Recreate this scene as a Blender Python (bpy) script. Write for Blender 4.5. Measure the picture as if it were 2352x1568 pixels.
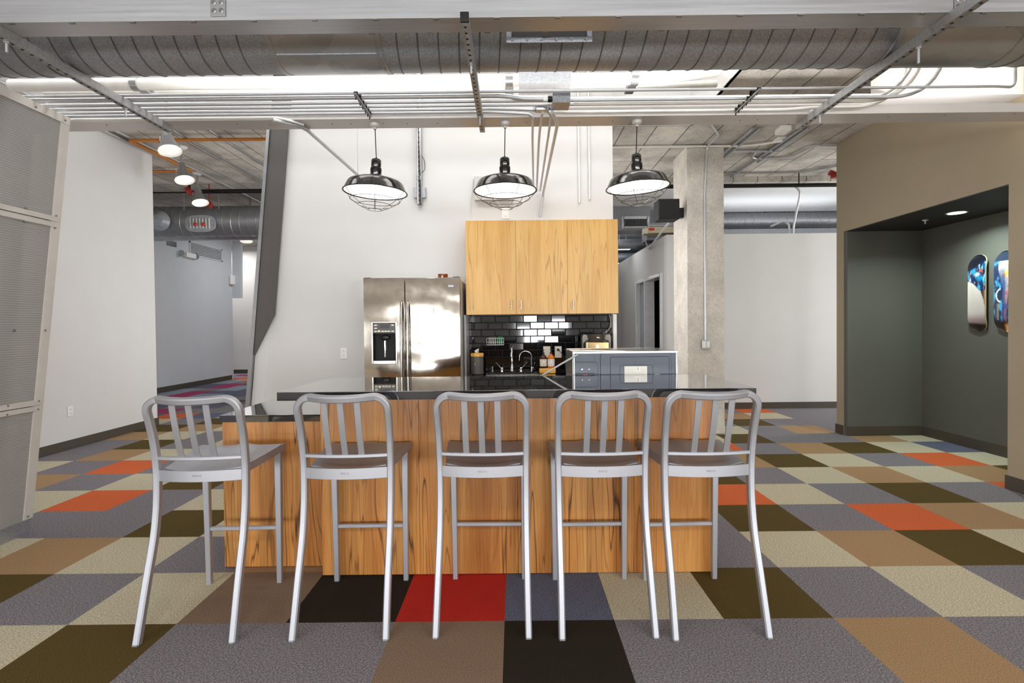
import bpy, bmesh, math, random
from mathutils import Vector, Matrix
PI = math.pi
for o in list(bpy.data.objects): bpy.data.objects.remove(o)
SC = bpy.context.scene; COL = SC.collection

# ------------------------------------------------------------------ camera
F, CX, CY, PITCH, YAW, ROLL, EYE = 1198.9, 1179.3, 767.4, -.0153, .0015, -.0101, 1.344
fw = Vector((-math.sin(YAW)*math.cos(PITCH), math.cos(YAW)*math.cos(PITCH), math.sin(PITCH)))
rt0 = Vector((math.cos(YAW), math.sin(YAW), 0)); up0 = rt0.cross(fw)
RT = rt0*math.cos(ROLL) + up0*math.sin(ROLL); UP = up0*math.cos(ROLL) - rt0*math.sin(ROLL)
cam = bpy.data.cameras.new('camera'); co = bpy.data.objects.new('camera', cam); COL.objects.link(co)
M = Matrix((( RT.x, UP.x, -fw.x, 0), (RT.y, UP.y, -fw.y, 0), (RT.z, UP.z, -fw.z, EYE), (0, 0, 0, 1)))
co.matrix_world = M
cam.sensor_width = 36; cam.lens = F/2352*36
cam.shift_x = (1176-CX)/2352; cam.shift_y = (CY-784)/2352
cam.clip_start = .05; cam.clip_end = 60
SC.camera = co

# ------------------------------------------------------------------ world, exposure
SC.view_settings.view_transform = 'Standard'; SC.view_settings.look = 'None'
SC.view_settings.gamma = 1; SC.view_settings.use_curve_mapping = False
SC.view_settings.exposure = 0.3
wd = bpy.data.worlds.new('world'); SC.world = wd; wd.use_nodes = True
wd.node_tree.nodes['Background'].inputs[0].default_value = (.80, .88, 1, 1)
wd.node_tree.nodes['Background'].inputs[1].default_value = .9

# ------------------------------------------------------------------ room lights and added fill lights
def area(name, loc, size, power, color=(1, 1, 1), rot=(0, 0, 0), shape='RECTANGLE', spread=PI):
    l = bpy.data.lights.new(name, 'AREA'); l.shape = shape
    l.size = size[0]
    if shape in ('RECTANGLE', 'ELLIPSE'): l.size_y = size[1]
    l.energy = power; l.color = color; l.spread = spread
    o = bpy.data.objects.new(name, l); COL.objects.link(o); o.location = loc; o.rotation_euler = rot
    return o
COOL = (.94, .975, 1); WARM = (1, .95, .89); NEUT = (1, .985, .965)
# daylight through the windows behind the camera
WINS = [(-6.2, -4.6), (-3.1, -1.5), (.25, 1.5), (3.0, 4.6), (6.0, 7.6)]
for a, b in WINS:
    area('window_daylight', ((a+b)/2, -4.85, 1.25), (b-a, .84), 95, COOL, (PI/2, 0, 0))
# ceiling fixtures behind the camera; added unseen fill in the raised bay
for x in (-6.0, -3.0, 0, 3.0, 6.0):
    area('ceiling_fixture_light', (x, -1.6, 3.4), (1.3, .5), 36, WARM)
for x in (-3.8, -1.4, 1.0):
    area('bay_fill_light', (x, 3.5, 4.55), (1.8, .8), 28, (.97, .985, 1))
# unseen side light, and added fill hidden behind the kitchen wall
area('unseen_side_light', (7.9, 7.3, 1.7), (1.6, 2.4), 150, COOL, (PI/2, 0, PI/2))  # daylight of an unseen window to the right
area('hidden_fill_light', (.85, 6.9, 2.0), (1.6, 2.2), 26, NEUT, (PI/2, 0, -PI/2))
area('hidden_fill_light', (-1.6, 8.6, 1.9), (3.0, 2.4), 70, NEUT, (PI/2, 0, PI/2))
# added uplight without a fixture on the ledge beam, to brighten the ceilings
area('hidden_uplight', (.6, 3.68, 2.845), (6.4, .05), 88, NEUT, (PI, 0, 0))
area('corridor_fill_light', (-8.3, 14.9, 3.7), (.8, .8), 34, NEUT)  # added to brighten the corridor end
area('far_fill_light', (-5.6, 13.2, 3.75), (1.6, 1.0), 40, COOL)  # this and the next two: added fill for the far zones
area('far_fill_light', (4.6, 9.3, 2.9), (2.6, .3), 9, COOL, (PI, 0, 0))
area('far_fill_light', (1.6, 10.5, 3.3), (.8, .8), 16, COOL)
area('unseen_side_light', (7.9, 0.5, 1.7), (2.4, 2.0), 70, COOL, (PI/2, 0, PI/2))  # added side fill, no window built here
area('unseen_side_light', (-11.6, 3.0, 1.8), (3.0, 2.2), 120, NEUT, (PI/2, 0, -PI/2))  # added fill from the left, no window built here

# ------------------------------------------------------------------ pixel of the photo -> point of the place, at a known depth / height
def W(x, y, Y):
    d = fw + RT*((x-CX)/F) - UP*((y-CY)/F); return Vector((0, 0, EYE)) + d*(Y/d.y)
def G(x, y, z=0.0):
    d = fw + RT*((x-CX)/F) - UP*((y-CY)/F); return Vector((0, 0, EYE)) + d*((z-EYE)/d.z)

# ------------------------------------------------------------------ materials
def lin(c): return tuple((v/255/12.92 if v/255 <= .04045 else ((v/255+.055)/1.055)**2.4) for v in c)+(1,)
def nmat(name):
    m = bpy.data.materials.new(name); m.use_nodes = True
    nt = m.node_tree; return m, nt, nt.nodes['Principled BSDF']
def node(nt, t, **k):
    n = nt.nodes.new(t)
    for a, b in k.items():
        if a.startswith('i_'): n.inputs[a[2:]].default_value = b
        else: setattr(n, a, b)
    return n
def coords(nt, scale=(1, 1, 1), kind='Object', rot=(0, 0, 0)):
    tc = node(nt, 'ShaderNodeTexCoord'); mp = node(nt, 'ShaderNodeMapping')
    mp.inputs['Scale'].default_value = scale; mp.inputs['Rotation'].default_value = rot
    nt.links.new(tc.outputs[kind], mp.inputs[0]); return mp.outputs[0]
def ramp(nt, src, stops):
    r = node(nt, 'ShaderNodeValToRGB'); e = r.color_ramp.elements
    while len(e) < len(stops): e.new(.5)
    for el, (p, c) in zip(e, stops):
        el.position = p; el.color = c if len(c) == 4 else tuple(c)+(1,)
    nt.links.new(src, r.inputs[0]); return r.outputs[0]
def mix(nt, fac, a, b, mode='MIX'):
    n = node(nt, 'ShaderNodeMix', data_type='RGBA', blend_type=mode)
    for i, v in ((0, fac), (6, a), (7, b)):
        if isinstance(v, (int, float)): n.inputs[i].default_value = v
        elif isinstance(v, tuple): n.inputs[i].default_value = v
        else: nt.links.new(v, n.inputs[i])
    return n.outputs[2]
def bump(nt, bs, h, strength=.3, dist=.002):
    b = node(nt, 'ShaderNodeBump'); b.inputs['Strength'].default_value = strength; b.inputs['Distance'].default_value = dist
    nt.links.new(h, b.inputs['Height']); nt.links.new(b.outputs[0], bs.inputs['Normal'])
def noise(nt, vec, scale=5, detail=3, rough=.5, dist=0):
    n = node(nt, 'ShaderNodeTexNoise'); n.inputs['Scale'].default_value = scale; n.inputs['Detail'].default_value = detail
    n.inputs['Roughness'].default_value = rough; n.inputs['Distortion'].default_value = dist
    nt.links.new(vec, n.inputs['Vector']); return n.outputs['Fac']
def plain(name, rgb, rough=.5, metal=0, nz=.06, nscale=12, bmp=0, spec=.5, aniso=None, coat=0):
    m, nt, bs = nmat(name); c = lin(rgb)
    v = coords(nt, aniso or (1, 1, 1)); n = noise(nt, v, nscale, 4)
    d = tuple(max(0, x*(1-nz)) for x in c[:3])+(1,); l = tuple(min(1, x*(1+nz)) for x in c[:3])+(1,)
    nt.links.new(ramp(nt, n, [(.3, d), (.7, l)]), bs.inputs['Base Color'])
    bs.inputs['Roughness'].default_value = rough; bs.inputs['Metallic'].default_value = metal
    bs.inputs['Specular IOR Level'].default_value = spec; bs.inputs['Coat Weight'].default_value = coat
    if bmp: bump(nt, bs, n, bmp)
    return m
def emis(name, rgb, s):
    m, nt, bs = nmat(name); bs.inputs['Base Color'].default_value = lin(rgb)
    bs.inputs['Emission Color'].default_value = lin(rgb); bs.inputs['Emission Strength'].default_value = s; return m
def wood(name, base, light, dark, vein, veinw=.5, rough=.35, stave=.55):
    m, nt, bs = nmat(name)
    v = coords(nt, (1, 1, .12))
    broad = noise(nt, v, 7, 3, .5, .6)
    c = ramp(nt, broad, [(.33, lin(dark)), (.5, lin(base)), (.68, lin(light))])
    v2 = coords(nt, (1, 1, .035)); fine = noise(nt, v2, 120, 3, .6)
    c = mix(nt, .35, c, ramp(nt, fine, [(.3, lin(dark)), (.7, lin(light))]))
    v3 = coords(nt, (1, 1, .05)); ve = noise(nt, v3, 11, 2, .45, .25)
    vein_f = ramp(nt, ve, [(.0, (0, 0, 0)), (.385, (0, 0, 0)), (.398, (.7, .7, .7)), (.408, (0, 0, 0)), (.485, (0, 0, 0)), (.500, (1, 1, 1)), (.512, (0, 0, 0)), (.585, (0, 0, 0)), (.595, (.75, .75, .75)), (.603, (0, 0, 0))])
    v4 = coords(nt, (1, 1, .22)); ve2 = noise(nt, v4, 5, 2, .5, .0)
    msk = ramp(nt, ve2, [(.36, (.1, .1, .1)), (.58, (1, 1, 1))])
    f = mix(nt, 1.0, vein_f, msk, 'MULTIPLY')
    f = mix(nt, 1.0, f, (veinw, veinw, veinw, 1), 'MULTIPLY')
    c = mix(nt, f, c, lin(vein))
    # joined staves, each a little lighter or darker than the next
    tc = node(nt, 'ShaderNodeTexCoord'); sx = node(nt, 'ShaderNodeSeparateXYZ'); nt.links.new(tc.outputs['Object'], sx.inputs[0])
    mu = node(nt, 'ShaderNodeMath', operation='MULTIPLY'); mu.inputs[1].default_value = 10.5; nt.links.new(sx.outputs[0], mu.inputs[0])
    fl = node(nt, 'ShaderNodeMath', operation='FLOOR'); nt.links.new(mu.outputs[0], fl.inputs[0])
    wn = node(nt, 'ShaderNodeTexWhiteNoise', noise_dimensions='1D'); nt.links.new(fl.outputs[0], wn.inputs['W'])
    c = mix(nt, stave, c, mix(nt, 1.0, c, ramp(nt, wn.outputs['Value'], [(0, (.62, .60, .58)), (1, (1, 1, 1))]), 'MULTIPLY'))
    nt.links.new(c, bs.inputs['Base Color']); bs.inputs['Roughness'].default_value = rough
    bump(nt, bs, fine, .06, .001)
    return m
def carpet(name, base, specks=None, amount=.5, stripe=0):
    m, nt, bs = nmat(name); v = coords(nt, (1, 1, 1))
    n = noise(nt, v, 230, 2, .7); big = noise(nt, v, 3, 2)
    d = tuple(x*.75 for x in base); l = tuple(min(255, x*1.10) for x in base)
    c = ramp(nt, n, [(.35, lin(d)), (.65, lin(l))])
    if specks:
        n2 = noise(nt, coords(nt, (1.0, 1.3, 1)), 120, 4, .8)
        c = mix(nt, ramp(nt, n2, [(.44, (0, 0, 0)), (.56, (amount,)*3)]), c, lin(specks))
    if stripe:
        w = node(nt, 'ShaderNodeTexWave', wave_type='BANDS', bands_direction='X' if stripe == 1 else 'Y')
        w.inputs['Scale'].default_value = 42; w.inputs['Distortion'].default_value = 1.5; nt.links.new(v, w.inputs['Vector'])
        c = mix(nt, .22, c, mix(nt, 1.0, c, ramp(nt, w.outputs['Fac'], [(0, (.45,)*3), (1, (1, 1, 1))]), 'MULTIPLY'))
    nt.links.new(c, bs.inputs['Base Color']); bs.inputs['Roughness'].default_value = .95; bs.inputs['Specular IOR Level'].default_value = .1
    bump(nt, bs, n, .22, .002)
    return m
def concrete(name, base, boards=None, pit=.5, rot=0, stain=.35):
    m, nt, bs = nmat(name); v = coords(nt, (1, 1, 1))
    n = noise(nt, v, 2.2, 6, .65); f = noise(nt, v, 38, 4, .7)
    dk = tuple(x*(1-stain) for x in base)
    c = ramp(nt, n, [(.32, lin(dk)), (.62, lin(base))])
    c = mix(nt, .25, c, ramp(nt, f, [(.35, lin(dk)), (.65, lin(tuple(min(255, x*1.12) for x in base)))]))
    vo = node(nt, 'ShaderNodeTexVoronoi'); vo.inputs['Scale'].default_value = 16; nt.links.new(v, vo.inputs['Vector'])
    pits = ramp(nt, vo.outputs['Distance'], [(.05, (1, 1, 1)), (.11, (0, 0, 0))])
    c = mix(nt, mix(nt, 1.0, pits, (pit, pit, pit, 1), 'MULTIPLY'), c, lin((70, 62, 52)))
    if boards:
        br = node(nt, 'ShaderNodeTexBrick'); br.inputs['Scale'].default_value = 1
        br.inputs['Brick Width'].default_value = boards[1]; br.inputs['Row Height'].default_value = boards[0]
        br.inputs['Mortar Size'].default_value = .009; br.inputs['Mortar Smooth'].default_value = .4
        br.inputs['Color1'].default_value = (1, 1, 1, 1); br.inputs['Color2'].default_value = (.80, .80, .81, 1); br.inputs['Mortar'].default_value = (.28, .26, .24, 1)
        nt.links.new(coords(nt, (1, 1, 1), 'Object', (0, 0, rot)), br.inputs['Vector'])
        c = mix(nt, 1.0, c, br.outputs['Color'], 'MULTIPLY')
    nt.links.new(c, bs.inputs['Base Color']); bs.inputs['Roughness'].default_value = .85
    bump(nt, bs, f, .3, .004)
    return m
def galv(name, rgb, rough=.38, sp=.25, metal=.9, scale=34):
    m, nt, bs = nmat(name); v = coords(nt)
    vo = node(nt, 'ShaderNodeTexVoronoi'); vo.inputs['Scale'].default_value = scale; nt.links.new(v, vo.inputs['Vector'])
    sepc = node(nt, 'ShaderNodeSeparateColor'); nt.links.new(vo.outputs['Color'], sepc.inputs[0])
    n = noise(nt, v, 60, 4, .7)
    a = mix(nt, .5, sepc.outputs[0], n)
    nt.links.new(ramp(nt, a, [(.25, lin(tuple(x*(1-sp) for x in rgb))), (.75, lin(tuple(min(255, x*(1+sp*.6)) for x in rgb)))]), bs.inputs['Base Color'])
    bs.inputs['Metallic'].default_value = metal; bs.inputs['Roughness'].default_value = rough
    return m
def brushed(name, rgb, rough=.28, axis=(1, 1, 60), metal=1.0, wav=0):
    m, nt, bs = nmat(name); v = coords(nt, axis); n = noise(nt, v, 6, 3, .6)
    nt.links.new(ramp(nt, n, [(.3, lin(tuple(x*.93 for x in rgb))), (.7, lin(rgb))]), bs.inputs['Base Color'])
    nt.links.new(ramp(nt, n, [(.3, (rough*.85,)*3), (.7, (rough*1.2,)*3)]), bs.inputs['Roughness'])
    bs.inputs['Metallic'].default_value = metal
    if wav:
        v2 = coords(nt, (.7, 1, 2.4)); w = noise(nt, v2, 2.2, 0, .4, .2); bump(nt, bs, w, 1.0, wav)
    return m
MT = dict(
 seam=plain('duct_seam_steel', (112, 112, 114), .5, .6),  # darker grey than the duct sheet
 
 wall=plain('white_paint', (209, 207, 205), .75, nz=.015, nscale=3), wall_far=plain('pale_grey_paint', (196, 199, 203), .75, nz=.02, nscale=2),
 wall_side=plain('light_grey_paint', (190, 188, 184), .75, nz=.02), taupe=plain('taupe_paint', (156, 142, 119), .6, nz=.03, nscale=3),
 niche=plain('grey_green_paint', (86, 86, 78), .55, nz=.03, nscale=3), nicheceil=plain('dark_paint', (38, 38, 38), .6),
 base=plain('dark_rubber_base', (68, 61, 50), .5), white=plain('white_plastic', (232, 230, 226), .35, nz=.01), beam=plain('painted_white_steel', (205, 200, 196), .22, nz=.03, nscale=4),
 dark=plain('charcoal_laminate', (78, 73, 70), .4, nz=.05, aniso=(30, 30, 1)), black=plain('black_plastic', (22, 22, 23), .35), blackm=plain('black_matte', (16, 16, 16), .7),
 granite=None, woodbar=wood('bar_wood_laminate', (190, 126, 62), (214, 156, 88), (158, 94, 40), (66, 36, 16), .95),
 woodcab=wood('cabinet_wood_laminate', (214, 166, 90), (226, 184, 112), (200, 148, 74), (160, 100, 44), .6, .35, .25),
 ceil=concrete('board_formed_concrete', (216, 210, 199), (.36, 2.6), .25, PI/2), ceilwhite=plain('white_ceiling', (235, 235, 235), .9, nz=.05, nscale=40, bmp=.4),
 column=concrete('column_concrete', (214, 207, 196), None, .7, 0, .2), fascia=plain('white_bulkhead_paint', (238, 237, 234), .8, nz=.01),
 galv=galv('galvanized_duct_steel', (172, 174, 178), .44, .12, .7, 230), galvp=galv('plain_duct_steel', (178, 179, 180), .3, .05, .8, scale=6), galvf=galv('far_duct_steel', (150, 152, 156), .45, .07, .7, 90),
 strut=galv('zinc_strut_steel', (170, 170, 170), .45, .06, .6, scale=80), emt=plain('conduit_steel', (198, 199, 200), .34, .55, nz=.03, nscale=20), emtw=plain('bright_conduit', (228, 226, 220), .4, .3),
 alu=plain('brushed_aluminium', (178, 179, 185), .5, .8, nz=.012, nscale=40), beamalu=brushed('aluminium_beam_skin', (208, 210, 215), .34, (.3, 14, 14), .85), aluedge=plain('worn_aluminium', (150, 150, 152), .4, 1),
 inox=brushed('stainless_steel_sheet', (196, 188, 176), .09, (2, 60, 2), 1, .010), inoxr=brushed('stainless_steel', (200, 198, 194), .2, (4, 4, 4)), chrome=plain('chrome', (220, 220, 222), .08, 1, nz=.01),
 tile=plain('black_glazed_tile', (14, 15, 18), .06, nz=.1, nscale=6, bmp=.05, coat=.6), grout=plain('dark_grout', (52, 52, 54), .8),
 lampm=brushed('polished_dark_nickel', (84, 82, 80), .15, (1, 1, 8)), lampin=plain('white_enamel', (250, 250, 250), .4, nz=.01), bulb=emis('lamp_bulb_glow', (255, 247, 236), 6),
 bulb2=emis('spot_bulb_glow', (255, 246, 232), .6), wire=plain('black_wire', (34, 32, 30), .4, .6), red=plain('red_valve_paint', (150, 36, 20), .4), orange=plain('orange_pipe_paint', (196, 122, 40), .35, .2),
 yellow=plain('bamboo_yellow', (226, 170, 78), .5, nz=.1, aniso=(1, 20, 20)), greyp=plain('grey_plastic', (92, 88, 84), .5), amber=None, green=plain('green_sponge', (24, 110, 72), .9, bmp=.5, nscale=90),
 paper=plain('paper', (236, 232, 222), .8, nz=.01), ink=plain('grey_ink', (176, 176, 180), .7), inkd=plain('dark_ink', (40, 40, 44), .7), redl=plain('red_label', (206, 52, 44), .5),
 bodygrey=plain('fridge_side_grey', (168, 166, 166), .45), steelback=plain('microwave_back_steel', (68, 71, 78), .36, .5, nz=.05, nscale=20), beige=plain('beige_metal', (206, 192, 160), .5),
 cream=plain('cream_plastic', (226, 218, 200), .4), trimw=plain('white_frame_aluminium', (216, 218, 220), .35, .2), downl=emis('downlight_lens_glow', (225, 255, 246), 9), tan=plain('skate_ply', (226, 206, 160), .5),
 skateblk=plain('skate_black', (18, 18, 20), .3), yell=plain('yellow_tape', (200, 170, 40), .5), gum=plain('clear_dome', (170, 176, 182), .25, .3))
def mk_granite():
    m, nt, bs = nmat('black_granite'); v = coords(nt); n = noise(nt, v, 260, 2, .8)
    nt.links.new(ramp(nt, n, [(.45, lin((20, 21, 25))), (.62, lin((30, 31, 36))), (.75, lin((62, 64, 72)))]), bs.inputs['Base Color'])
    bs.inputs['Roughness'].default_value = .045; bs.inputs['IOR'].default_value = 1.8; bs.inputs['Coat Weight'].default_value = 1; bs.inputs['Coat Roughness'].default_value = .03
    return m
MT['granite'] = mk_granite()
def mk_glass(name, rgb, rough=.05, tr=.9, alpha=1):
    m, nt, bs = nmat(name); v = coords(nt); n = noise(nt, v, 9, 2)
    c = lin(rgb); nt.links.new(ramp(nt, n, [(.3, tuple(x*.94 for x in c[:3])+(1,)), (.7, c)]), bs.inputs['Base Color'])
    bs.inputs['Roughness'].default_value = rough; bs.inputs['Transmission Weight'].default_value = tr; bs.inputs['IOR'].default_value = 1.45; bs.inputs['Alpha'].default_value = alpha
    return m
MT['amber'] = mk_glass('amber_glass', (176, 84, 20), .08, .55)
MT['glass'] = mk_glass('window_glass', (210, 222, 226), .02, .95)
def mk_poly():
    m, nt, bs = nmat('twinwall_polycarbonate'); v = coords(nt)
    w = node(nt, 'ShaderNodeTexWave', wave_type='BANDS', bands_direction='Z'); w.inputs['Scale'].default_value = 22; nt.links.new(v, w.inputs['Vector'])
    r = ramp(nt, w.outputs['Fac'], [(0, lin((190, 187, 184))), (1, lin((222, 219, 216)))])
    nt.links.new(r, bs.inputs['Base Color']); bs.inputs['Roughness'].default_value = .3; bs.inputs['Transmission Weight'].default_value = .62; bs.inputs['IOR'].default_value = 1.25
    bump(nt, bs, w.outputs['Fac'], .2, .003); return m
MT['poly'] = mk_poly()
MT['polyframe'] = mk_glass('frosted_plastic_channel', (232, 226, 218), .4, .35)
CARP = dict(T=carpet('carpet_tan', (164, 133, 98), stripe=2), C=carpet('carpet_cream_fleck', (206, 197, 170), (120, 110, 92), .6), G=carpet('carpet_grey_fleck', (146, 139, 140), (72, 72, 84), .8),
 D=carpet('carpet_olive', (88, 73, 38), stripe=1), R=carpet('carpet_orange', (206, 102, 60), stripe=2), B=carpet('carpet_blue_fleck', (110, 112, 128), (64, 68, 86), .75), M=carpet('carpet_pink_lit', (160, 60, 100)),
 L=carpet('carpet_blue_lit_fleck', (150, 158, 166), (110, 116, 128), .6))  # M and L: the far zone's pink and blue light in the colour
DK = dict(N=carpet('carpet_tan_shaded', (132, 110, 92), stripe=2), R=carpet('carpet_orange_shaded', (184, 46, 36), stripe=2), D=carpet('carpet_olive_shaded', (44, 38, 30), stripe=1))  # tan, orange and olive darkened: shade near the bar put into the colour

# ------------------------------------------------------------------ mesh helpers
class MB:
    def __init__(s): s.v = []; s.f = []; s.m = []
    def add(s, vs, fs, mi=0):
        b = len(s.v); s.v += [Vector(v) for v in vs]; s.f += [tuple(b+i for i in f) for f in fs]; s.m += [mi]*len(fs); return s
    def box(s, a, b, mi=0, mat=None):
        (x0, y0, z0), (x1, y1, z1) = a, b
        x0, x1 = sorted((x0, x1)); y0, y1 = sorted((y0, y1)); z0, z1 = sorted((z0, z1))
        vs = [Vector(p) for p in ((x0, y0, z0), (x1, y0, z0), (x1, y1, z0), (x0, y1, z0), (x0, y0, z1), (x1, y0, z1), (x1, y1, z1), (x0, y1, z1))]
        if mat: vs = [mat @ v for v in vs]
        return s.add(vs, [(0, 3, 2, 1), (4, 5, 6, 7), (0, 1, 5, 4), (1, 2, 6, 5), (2, 3, 7, 6), (3, 0, 4, 7)], mi)
    def cbox(s, c, d, mi=0, mat=None):
        return s.box([c[i]-d[i]/2 for i in range(3)], [c[i]+d[i]/2 for i in range(3)], mi, mat)
    def sweep(s, path, prof, closed=False, up=None, mi=0, caps=True, scale=None):
        P = [Vector(p) for p in path]; n = len(P); k = len(prof); T = []
        for i in range(n):
            a = P[(i-1) % n] if (closed or i > 0) else P[i]; b = P[(i+1) % n] if (closed or i < n-1) else P[i]
            T.append((b-a).normalized())
        t = T[0]; u = Vector(up) if up else (Vector((0, 0, 1)) if abs(t.z) < .9 else Vector((0, 1, 0)))
        u = (u - t*u.dot(t)).normalized(); vs = []
        for i in range(n):
            t = T[i]; u = (u - t*u.dot(t)).normalized(); w = t.cross(u)
            sc = scale[i] if scale else 1
            vs += [P[i] + u*(p[1]*sc) + w*(p[0]*sc) for p in prof]
        fs = []
        for i in range(n if closed else n-1):
            j = (i+1) % n
            for q in range(k): fs.append((i*k+q, i*k+(q+1) % k, j*k+(q+1) % k, j*k+q))
        if not closed and caps: fs += [tuple(reversed(range(k))), tuple((n-1)*k+q for q in range(k))]
        return s.add(vs, fs, mi)
    def tube(s, path, r, n=12, closed=False, mi=0, scale=None):
        return s.sweep(path, [(r*math.cos(2*PI*i/n), r*math.sin(2*PI*i/n)) for i in range(n)], closed, None, mi, True, scale)
    def bar(s, path, w, h, up=None, mi=0, r=.2, closed=False):
        c = r*min(w, h); a, b = w/2, h/2
        return s.sweep(path, [(-a+c, -b), (a-c, -b), (a, -b+c), (a, b-c), (a-c, b), (-a+c, b), (-a, b-c), (-a, -b+c)], closed, up, mi)
    def lathe(s, prof, c=(0, 0, 0), n=32, mat=None, mi=0, a0=0, cap=True):
        c = Vector(c); vs = []
        for r, z in prof:
            for i in range(n):
                p = Vector((r*math.cos(a0+2*PI*i/n), r*math.sin(a0+2*PI*i/n), z)); vs.append(c + (mat @ p if mat else p))
        fs = []
        for j in range(len(prof)-1):
            for i in range(n): fs.append((j*n+i, j*n+(i+1) % n, (j+1)*n+(i+1) % n, (j+1)*n+i))
        if cap:
            if prof[0][0] > 1e-6: fs.append(tuple(reversed(range(n))))
            if prof[-1][0] > 1e-6: fs.append(tuple((len(prof)-1)*n+i for i in range(n)))
        return s.add(vs, fs, mi)
    def prism(s, pts, d, mi=0):
        pts = [Vector(p) for p in pts]; d = Vector(d); n = len(pts)
        return s.add(pts+[p+d for p in pts], [tuple(reversed(range(n))), tuple(range(n, 2*n))]+[(i, (i+1) % n, (i+1) % n+n, i+n) for i in range(n)], mi)
    def build(s, name, mats, parent=None, bevel=0, ang=35, seg=2, smooth=True, base=None, weld=True):
        off = Vector((0, 0, 0))
        if parent:
            q = parent
            while q: off += q.location; q = q.parent
        elif base is not None: off = Vector(base)
        elif s.v:
            xs = [v.x for v in s.v]; ys = [v.y for v in s.v]; zs = [v.z for v in s.v]
            off = Vector(((min(xs)+max(xs))/2, (min(ys)+max(ys))/2, min(zs)))
        me = bpy.data.meshes.new(name); bm = bmesh.new()
        vv = [bm.verts.new(v-off) for v in s.v]
        for f, mi in zip(s.f, s.m):
            try: fc = bm.faces.new([vv[i] for i in f]); fc.material_index = mi
            except ValueError: pass
        if weld: bmesh.ops.remove_doubles(bm, verts=bm.verts, dist=1e-6)
        bmesh.ops.recalc_face_normals(bm, faces=bm.faces)
        if bevel:
            es = [e for e in bm.edges if len(e.link_faces) == 2 and e.calc_face_angle(0) > math.radians(ang)]
            bmesh.ops.bevel(bm, geom=es, offset=bevel, segments=seg, affect='EDGES', clamp_overlap=True, profile=.5)
        bm.to_mesh(me); bm.free()
        for m in (mats if isinstance(mats, (list, tuple)) else [mats]): me.materials.append(MT[m] if isinstance(m, str) else m)
        if smooth:
            me.shade_smooth(); me.set_sharp_from_angle(angle=math.radians(ang))
        o = bpy.data.objects.new(name, me); COL.objects.link(o)
        if smooth and bevel:
            w = o.modifiers.new('weighted', 'WEIGHTED_NORMAL'); w.keep_sharp = True; w.weight = 100
        if parent: o.parent = parent
        else: o.location = off
        return o
def tag(o, label, cat, group=None, kind=None):
    o['label'] = label; o['category'] = cat
    if group: o['group'] = group
    if kind: o['kind'] = kind
    return o
def thing(name, label, cat, loc=(0, 0, 0), group=None):
    o = bpy.data.objects.new(name, None); COL.objects.link(o); o.location = loc; o.empty_display_size = .1
    return tag(o, label, cat, group)
def struct(name, mb, m, **k):
    k.setdefault('smooth', False); o = mb.build(name, m, **k); o['kind'] = 'structure'; return o
def kids(o): return [c for c in bpy.data.objects if c.parent == o]
def dup(o, parent=None, tree=None):
    if tree is None:
        tree = {}
        for c in bpy.data.objects: tree.setdefault(c.parent, []).append(c)
    c = o.copy(); COL.objects.link(c); c.parent = parent
    for ch in tree.get(o, []): dup(ch, c, tree)
    return c
def arc(c, a, b, ang, n=8):   # arc from c+a towards c+b (orthogonal, same length)
    c, a, b = Vector(c), Vector(a), Vector(b)
    return [c + a*math.cos(t) + b*math.sin(t) for t in [ang*i/n for i in range(n+1)]]
def bend(pts, r, n=6):        # round the corners of a polyline
    P = [Vector(p) for p in pts]; out = [P[0]]
    for i in range(1, len(P)-1):
        a = (P[i-1]-P[i]); b = (P[i+1]-P[i]); rr = min(r, a.length*.45, b.length*.45); p0 = P[i]+a.normalized()*rr; p1 = P[i]+b.normalized()*rr
        for k in range(n+1):
            t = k/n; out.append(p0*(1-t)**2 + P[i]*2*t*(1-t) + p1*t*t)
    out.append(P[-1]); return out

# ================================================================== SETTING
# carpet tiles: 0.5 m squares, one mesh; (column, row) -> colour, row 0 starts at Y 2.363, column 0 at X -0.057
TX, TY = -.057, 2.363
ROWS = {
 -1: (-6, 'GCDGGTDGGTGCT'), 0: (-6, 'DGCTKRBCDGCGT'), 1: (-8, 'GCTCGTGDCTGCTDCG'), 2: (-8, 'CGGDCGTCDCGDGRTCG'),
 3: (-9, 'CCRGCGTDCGTCRCGDGRC'), 4: (-10, 'CTGCDGCTGDCTGDGCTCTDG'), 5: (-11, 'TCGRGCTDGCTGDRCTDCGRCG'), 6: (-11, 'CGTCGDCTGRCTGDCRGTDCBC'),
 7: (-11, 'GGDGCTGCDGTCRGTCDGGTCG'), 8: (-11, 'DTCGGCTGDCGTGCDGCGTGGG'), 9: (-11, 'GDTCGTCGDTGCTGDCGDGGGG'), 10: (-11, 'CGDGTGCGDTCGCTGDGTCGGG')}
rnd = random.Random(5)
def tile(i, j):
    if j in ROWS:
        s, t = ROWS[j]
        if 0 <= i-s < len(t): return t[i-s]
    if j == 11 and 5 <= i <= 9: return {6: 'G', 7: 'R', 5: 'T'}.get(i, 'G')
    if j > 8 and i < -7: return rnd.choice('BBBLLGDMRBLBG')  # far left tiles: bluish and pink light put into the colours
    return rnd.choice('GGCCTTDBCGCGR' if j > -2 else 'GCTDG')
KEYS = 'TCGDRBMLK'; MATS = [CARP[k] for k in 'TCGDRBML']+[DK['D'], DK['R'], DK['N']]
fl = MB()
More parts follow.
